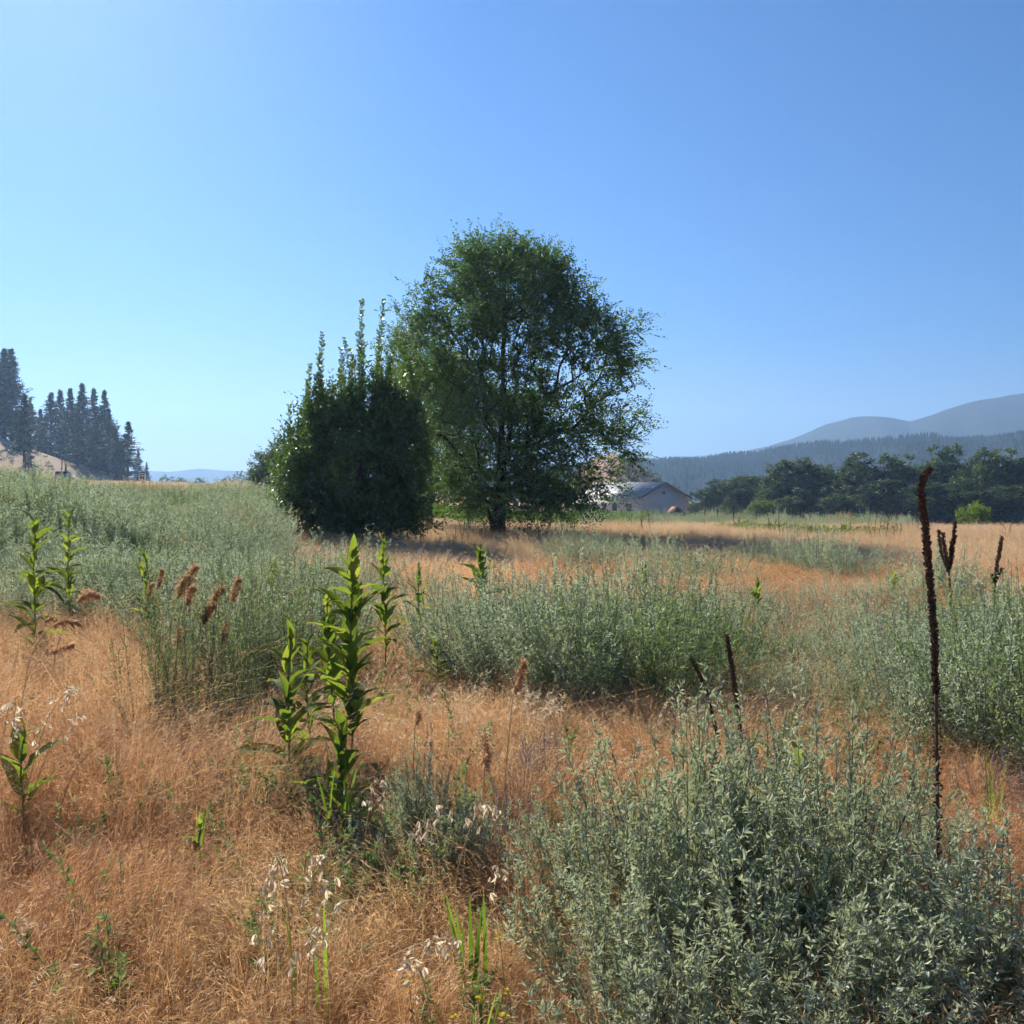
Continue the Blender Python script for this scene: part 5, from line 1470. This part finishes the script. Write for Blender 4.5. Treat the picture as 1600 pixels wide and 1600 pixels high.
# ------------------------------------------------------------------ wild oats, plume grass, flowers
def husk(seed):
    q = np.random.RandomState(seed); mb = MB()
    global R
    keep = R; R = q
    D = np.array([[0.28, 0.06, -1.0], [-0.26, -0.05, -1.0], [0.05, 0.1, -1.0]])
    leaves(mb, np.zeros((3, 3)), D, [1.0, 0.95, 0.8], [0.34, 0.32, 0.26], q.uniform(0.4, 1, 3), seg=2, fold=0.35, bend=-0.06)
    R = keep
    return mb.mesh('spikelet', M['oat'])
HUSK = [husk(i) for i in range(4)]

def wild_oat(pts, d, nsp, label, L=0.026, start=0.45):
    """pts: (px, py, metres nearer) along the stalk"""
    b = at(pts[0][0], d); t = thing('wild_oat', label, 'grass', b, 0, 'wild oats in the dry grass')
    P = np.array([pt(x, y, d - o) - b for x, y, o in pts]); P[0, 2] = min(P[0, 2], -0.02)
    n = len(P); u = np.linspace(0, n - 1, (n - 1) * 5 + 1); q = np.stack([np.interp(u, np.arange(n), P[:, i]) for i in range(3)], 1)
    for _ in range(3):
        q[1:-1] = 0.25 * q[:-2] + 0.5 * q[1:-1] + 0.25 * q[2:]
    mb = MB(); tube(mb, q, np.linspace(0.0022, 0.0009, len(q)), 5, 0.7)
    st = mb.build('stem', M['stalk'], t)
    br = MB()
    nsp = int(nsp * 1.7); L = L * 1.12
    for i in range(nsp):
        f = start + (1 - start) * (i + R.uniform(0, 1)) / nsp
        p = np.array([np.interp(f * (len(q) - 1), np.arange(len(q)), q[:, c]) for c in range(3)])
        o = unit(R.normal(size=3) * np.array([1, 0.6, 0.2])) * R.uniform(0.012, 0.04); e = p + o + np.array([0, 0, -0.006])
        tube(br, [p, p + o * 0.6 + np.array([0, 0, 0.006]), e], 0.0006, 3, 0.6)
        s = obj('spikelet', HUSK[R.randint(4)], t); s.location = tuple(e); sc = L * R.uniform(0.8, 1.2); s.scale = (sc, sc, sc)
        s.rotation_euler = (R.normal(0, 0.5), R.normal(0, 0.6), R.uniform(0, 6.28))
    br.build('branchlet', M['stalk'], t)

wild_oat([(455, 1540, 0), (450, 1440, 0), (437, 1360, 0), (425, 1330, 0), (405, 1420, 0.02), (400, 1500, 0.03)], 2.58, 15, 'wild oat with white husks drooping in the tan grass, nearest the picture edge', 0.026, 0.35)
wild_oat([(480, 1560, 0), (488, 1450, 0), (487, 1370, 0), (492, 1325, 0), (515, 1380, 0.02), (520, 1440, 0.03)], 2.62, 15, 'wild oat with white husks round a green blade in the tan grass', 0.028, 0.3)
wild_oat([(470, 1570, 0), (478, 1500, 0), (490, 1440, 0), (480, 1475, 0.02), (455, 1495, 0.03)], 2.55, 9, 'short wild oat spreading husks low in the tan grass', 0.028, 0.3)
wild_oat([(487, 1590, 0), (560, 1520, 0.0), (640, 1478, 0.02), (690, 1465, 0.03), (715, 1470, 0.04)], 2.62, 10, 'bent straw coloured wild oat arching low toward the flowers', 0.028, 0.55)
wild_oat([(585, 1420, 0), (600, 1370, 0), (640, 1310, 0.02), (672, 1280, 0.03), (700, 1260, 0.04)], 3.25, 10, 'golden wild oat curving up into the small grey sage', 0.03, 0.5)
wild_oat([(700, 1430, 0), (715, 1350, 0), (735, 1290, 0), (755, 1250, 0.02), (770, 1262, 0.04)], 3.35, 10, 'wild oat with plump pale husks over the small grey sage', 0.03, 0.5)
wild_oat([(560, 1350, 0), (570, 1290, 0), (582, 1230, 0), (592, 1215, 0.02), (585, 1260, 0.04)], 3.55, 9, 'slim pinkish wild oat standing in the shaded hollow', 0.026, 0.4)
wild_oat([(10, 1290, 0), (45, 1200, 0), (70, 1120, 0), (100, 1080, 0.03), (118, 1072, 0.05)], 4.0, 13, 'leaning wild oat with pale heads over the low young milkweed', 0.03, 0.35)
wild_oat([(-20, 1290, 0), (-5, 1180, 0), (10, 1100, 0), (22, 1095, 0.03), (15, 1140, 0.05)], 3.9, 12, 'drooping wild oat cut by the picture edge', 0.03, 0.35)
wild_oat([(20, 1270, 0), (60, 1190, 0), (105, 1125, 0.02), (130, 1110, 0.03)], 4.0, 8, 'thin wild oat bending over the low young milkweed', 0.026, 0.5)
wild_oat([(690, 1590, 0), (665, 1540, 0), (645, 1500, 0), (625, 1490, 0.02)], 2.42, 7, 'small wild oat beside the first yellow flower', 0.026, 0.4)
wild_oat([(760, 1480, 0), (768, 1420, 0), (775, 1370, 0), (790, 1350, 0.02), (800, 1375, 0.03)], 3.05, 8, 'small wild oat among the green grass blades', 0.026, 0.35)

def plume_grass(pts, d, label, head=0.16, thick=0.028, mat='plume', n=0, group='tan plume grasses in the thicket edge'):
    n = int(60 + 2600 * head * min(1.6, thick / 0.02)) if head > 0.04 else 14
    b = at(pts[0][0], d); t = thing('plume_grass', label, 'grass', b, 0, group)
    P = np.array([pt(x, y, d) - b for x, y in pts]); P[0, 2] = -0.03
    m_ = len(P); u = np.linspace(0, m_ - 1, (m_ - 1) * 6 + 1); q = np.stack([np.interp(u, np.arange(m_), P[:, i]) for i in range(3)], 1)
    for _ in range(4):
        q[1:-1] = 0.25 * q[:-2] + 0.5 * q[1:-1] + 0.25 * q[2:]
    mb = MB(); tube(mb, q, np.linspace(0.0035, 0.0014, len(q)), 5, 0.4); mb.build('stem', M['stalk'], t)
    seg = np.linalg.norm(np.diff(q, axis=0), axis=1); cum = np.concatenate([[0], np.cumsum(seg)]); tot = cum[-1]
    s = tot - head * R.uniform(0, 1, n); p = np.stack([np.interp(s, cum, q[:, i]) for i in range(3)], 1)
    tg = unit(np.stack([np.interp(s, cum, np.gradient(q[:, i])) for i in range(3)], 1))
    w = np.sin(np.clip((tot - s) / head, 0.03, 1) * math.pi * 0.9 + 0.2)
    side = unit(np.array([0.9, -0.2, -0.1]) + R.normal(size=(n, 3)) * 0.7)
    D = tg * 0.5 + side * 0.8 + np.array([0, 0, -0.25])
    mb = MB(); leaves(mb, p + side * (thick * 1.5 * np.abs(w) * R.uniform(0, 1, n))[:, None], D, R.uniform(0.014, 0.036, n), 0.0032, R.uniform(0, 1, n), bend=0.3)
    mb.build('seed_head', M[mat], t)

plume_grass([(255, 1160), (270, 1010), (285, 930), (298, 885), (305, 888)], 6.3, 'tallest bent tan plume grass over the thicket edge')
plume_grass([(250, 1150), (262, 1020), (270, 950), (282, 905), (292, 902)], 6.2, 'tan plume grass just below the tallest plume')
plume_grass([(270, 1150), (280, 1030), (286, 960), (294, 915), (302, 920)], 6.4, 'tan plume grass tucked behind the tallest plume')
plume_grass([(225, 1120), (235, 1000), (243, 930), (249, 890), (252, 893)], 6.5, 'narrow upright plume grass beside the narrow milkweed', 0.13, 0.014)
plume_grass([(215, 1110), (222, 1000), (226, 950), (231, 915), (236, 912)], 6.4, 'short dark plume grass at the thicket corner', 0.10, 0.014)
plume_grass([(290, 1170), (303, 1050), (312, 980), (322, 945), (332, 948)], 6.0, 'lower bent plume grass in the middle of the plumes', 0.15, 0.03)
plume_grass([(305, 1170), (316, 1040), (324, 960), (334, 923), (345, 920)], 6.2, 'bushy plume grass right of the middle plume', 0.11, 0.03)
plume_grass([(330, 1180), (345, 1060), (356, 960), (365, 908), (373, 905)], 6.1, 'plume grass nearest the smaller milkweed', 0.17, 0.026)
plume_grass([(335, 1190), (340, 1080), (344, 1010), (348, 975), (350, 972)], 5.8, 'narrow rusty plume grass below the last plume', 0.14, 0.012)
plume_grass([(268, 1180), (270, 1100), (274, 1020), (276, 985), (278, 982)], 5.8, 'narrow rusty plume grass low among the thin sage', 0.12, 0.012)
plume_grass([(60, 1090), (85, 1010), (110, 950), (132, 925), (150, 932)], 6.0, 'drooping pinkish plume grass over the blond grass', 0.15, 0.03)
plume_grass([(20, 1100), (40, 1030), (70, 985), (95, 968), (120, 975)], 5.6, 'long leaning plume grass low over the blond grass', 0.16, 0.02)
plume_grass([(10, 1120), (35, 1060), (65, 1025), (95, 1010), (110, 1008)], 5.2, 'lowest leaning plume grass over the blond grass', 0.14, 0.016)
plume_grass([(772, 1480), (780, 1330), (792, 1180), (800, 1100), (806, 1060), (815, 1035)], 3.9, 'single tall grass stalk with a tan head in front of the middle thicket', 0.13, 0.014, group=None)
plume_grass([(745, 1330), (752, 1270), (757, 1210), (756, 1165), (752, 1150)], 3.8, 'pale brown seed spike beside the small grey sage', 0.14, 0.012, group=None)
plume_grass([(640, 1250), (645, 1180), (648, 1130), (650, 1112)], 4.0, 'thin dark grass spike standing above the slim grey sage', 0.05, 0.006, group=None)
plume_grass([(880, 1190), (920, 1150), (950, 1125), (978, 1108)], 4.6, 'pale bent straw leaning across the shaded hollow', 0.02, 0.004, group=None)
plume_grass([(-10, 1010), (30, 985), (80, 965)], 6.0, 'faint straw bending in at the picture edge', 0.06, 0.01, group=None)
plume_grass([(60, 1240), (110, 1200), (150, 1165), (178, 1140)], 4.0, 'thin straw leaning away from the low young milkweed', 0.03, 0.005, group=None)

def blades(px, d, n, hmin, hmax, label, W=0.011, name='green_grass_clump'):
    b = at(px, d); t = thing(name, label, 'grass', b)
    for i in range(n):
        a = R.uniform(0, 6.28); h = R.uniform(hmin, hmax); k = 6; f = np.linspace(0, 1, k); r = R.uniform(0.04, 0.22) * h
        p0 = np.array([R.normal(0, 0.02), R.normal(0, 0.02), -0.02])
        path = p0 + np.stack([math.cos(a) * r * f ** 1.8, math.sin(a) * r * f ** 1.8, h * f], 1)
        S = np.array([-math.sin(a) * 0.6 + 0.5, math.cos(a) * 0.4, 0]); S = unit(S); w = W * np.sin(np.clip(0.25 + 0.75 * f, 0, 1) * math.pi) ** 0.7 + 0.0008
        V = np.concatenate([path + S * w[:, None] / 2, path - S * w[:, None] / 2]); T = []
        for j in range(k - 1):
            T += [[j, j + 1, k + j + 1], [j, k + j + 1, k + j]]
        mb = MB(); mb.add(V, T, R.uniform(0.1, 1)); mb.build('blade', M['green_grass'], t)
blades(735, 2.85, 10, 0.30, 0.46, 'upright green grass blades beside the small grey sage', 0.013)
blades(483, 2.72, 3, 0.40, 0.50, 'single wide green blades among the white oat husks', 0.011)
blades(525, 3.9, 7, 0.34, 0.52, 'long green blades under the shaded low milkweed', 0.013)
blades(745, 2.45, 8, 0.26, 0.38, 'dark green blades among the yellow flowers', 0.009)
blades(1555, 4.2, 12, 0.25, 0.5, 'thin green grass beside the tall mullein foot', 0.006)
blades(310, 3.7, 4, 0.28, 0.40, 'short green blades in the open tan grass', 0.008)

def yellow_flower(px, py, d, label):
    b = at(px, d); z = hgt(py, d) - b[2]; t = thing('yellow_flower', label, 'flower', b, 0, 'small yellow flowers in the dry grass')
    mb = MB(); path = [(0.02, 0, -0.02), (0.015, 0, z * 0.5), (0, 0, z)]; tube(mb, path, [0.0016, 0.0014, 0.001], 5, 0.5)
    leaves(mb, np.array([[0.018, 0, z * f] for f in (0.3, 0.45, 0.6, 0.7)]), R.normal(size=(4, 3)) + np.array([0, 0, 0.6]), 0.035, 0.007, 0.6)
    mb.build('stem', M['milkweed_stem'], t)
    for c in range(5):
        mb = MB(); o = np.array([R.normal(0, 0.006), R.normal(0, 0.006), z + R.uniform(-0.006, 0.008)]); n = 5
        a = np.arange(n) * 6.283 / n + R.uniform(0, 6)
        leaves(mb, np.repeat(o[None], n, 0), np.stack([np.cos(a), np.sin(a), np.full(n, 0.5)], 1), 0.008, 0.0065, R.uniform(0, 1, n), up=np.array([0, 0, 1.0]))
        mb.build('flower_head', M['yellow'], t)
for px, py, d, lb in [(637, 1533, 2.48, 'yellow flower farthest from the corner sagebrush'), (781, 1466, 2.72, 'highest yellow flower behind the green blades'),
                      (746, 1559, 2.42, 'yellow flower among the dark green blades'), (706, 1589, 2.34, 'lowest yellow flower at the bottom edge'),
                      (795, 1551, 2.45, 'yellow flower nearest the corner sagebrush'), (790, 1588, 2.34, 'yellow flower at the bottom edge beside the corner sagebrush')]:
    yellow_flower(px, py, d, lb)

# ------------------------------------------------------------------ small dead growth nobody could count
def dead_forbs():
    pro = []
    for i in range(3):
        s_, f_ = sage_mesh(600 + i, 9, 0.36, 0.12, 0.012, 0.005, 9, 5, 0.04, 0.8, 0.3)
        mb = MB()
        for src in (f_, s_):
            mb.add(np.concatenate(src.V), np.concatenate(src.T), np.concatenate(src.A))
        pro.append(mb.mesh('forb_plant', M['grey_forb']))
    spots = [(500, 4.3), (470, 4.4), (530, 4.4), (560, 4.0), (810, 4.1), (830, 4.4), (790, 3.9), (850, 4.7), (840, 5.0), (705, 7.4), (790, 6.9), (980, 6.3), (900, 6.2), (1540, 4.6), (1590, 4.5), (330, 4.3), (1130, 9.5), (620, 9), (600, 11), (1260, 7.2)]
    P = []
    for px, d in spots:
        for j in range(4):
            q = at(px + R.normal(0, 10), d + R.normal(0, 0.1)); P.append(q)
    P = np.array(P); n = len(P); s = R.uniform(0.6, 1.2, n)
    scatter('dead_forbs', pro, P, np.stack([R.normal(0, .2, n), R.normal(0, .2, n), R.uniform(0, 6, n)], 1), np.stack([s, s, s], 1), R.randint(0, 3, n), 'greyish dead forbs withered among the dry grass', 'weeds')
    pro = []
    for i in range(3):
        q = np.random.RandomState(620 + i); mb = MB()
        for k in range(4):
            b0 = np.array([q.normal(0, .6), q.normal(0, .6), -.05]); h = q.uniform(.6, 1.3); l = q.normal(0, .12, 2)
            tube(mb, [b0, b0 + (l[0] * .5, l[1] * .5, h * .5), b0 + (l[0], l[1], h)], [.012, .010, .006], 4, .2)
            for m_ in range(5):
                z = q.uniform(.4, 1) * h; a = q.uniform(0, 6.28)
                p0 = b0 + np.array([l[0], l[1], 0]) * z / h + np.array([0, 0, z]); tube(mb, [p0, p0 + np.array([math.cos(a) * .12, math.sin(a) * .12, .14])], [.006, .004], 3, .3)
        pro.append(mb.mesh('stalk_plant', M['mullein']))
    px = np.concatenate([R.uniform(660, 1000, 9), R.uniform(1000, 1600, 34)]); d = np.concatenate([R.uniform(20, 31, 9), R.uniform(26, 70, 34)])
    x = (px - 800) / F * d; n = len(px); s = R.uniform(.5, 1.0, n)
    scatter('dead_stalks', pro, np.stack([x, d, ground(x, d)], 1), np.stack([np.zeros(n), np.zeros(n), R.uniform(0, 6, n)], 1), np.stack([s, s, s], 1), R.randint(0, 3, n), 'thin dark dead stalks standing over the pale field', 'weeds')
    # loose straws lying over the foreground grass
    mb = MB(); n = 420; P, px = wedge(n, 2.4, 6.5, -60, 900)
    a = R.normal(0.5, 0.8, n); ln = R.uniform(0.15, 0.5, n); k = 5; f = np.linspace(0, 1, k)
    dirv = np.stack([np.cos(a), np.sin(a) * 0.6, R.uniform(0.05, 0.7, n)], 1)
    path = P[:, None] + np.array([0, 0, 0.08]) + dirv[:, None] * (ln[:, None] * f)[..., None] + np.array([0, 0, -0.25]) * (ln[:, None] * f ** 2)[..., None]
    path[:, :, 2] = np.maximum(path[:, :, 2], P[:, None, 2] + 0.12)
    ribbons(mb, path, 0.003, R.uniform(0.3, 1, n))
    tag(mb.build('loose_straw', M['stalk']), 'loose bent straws lying over the foreground grass', 'straw', kind='stuff')
dead_forbs()
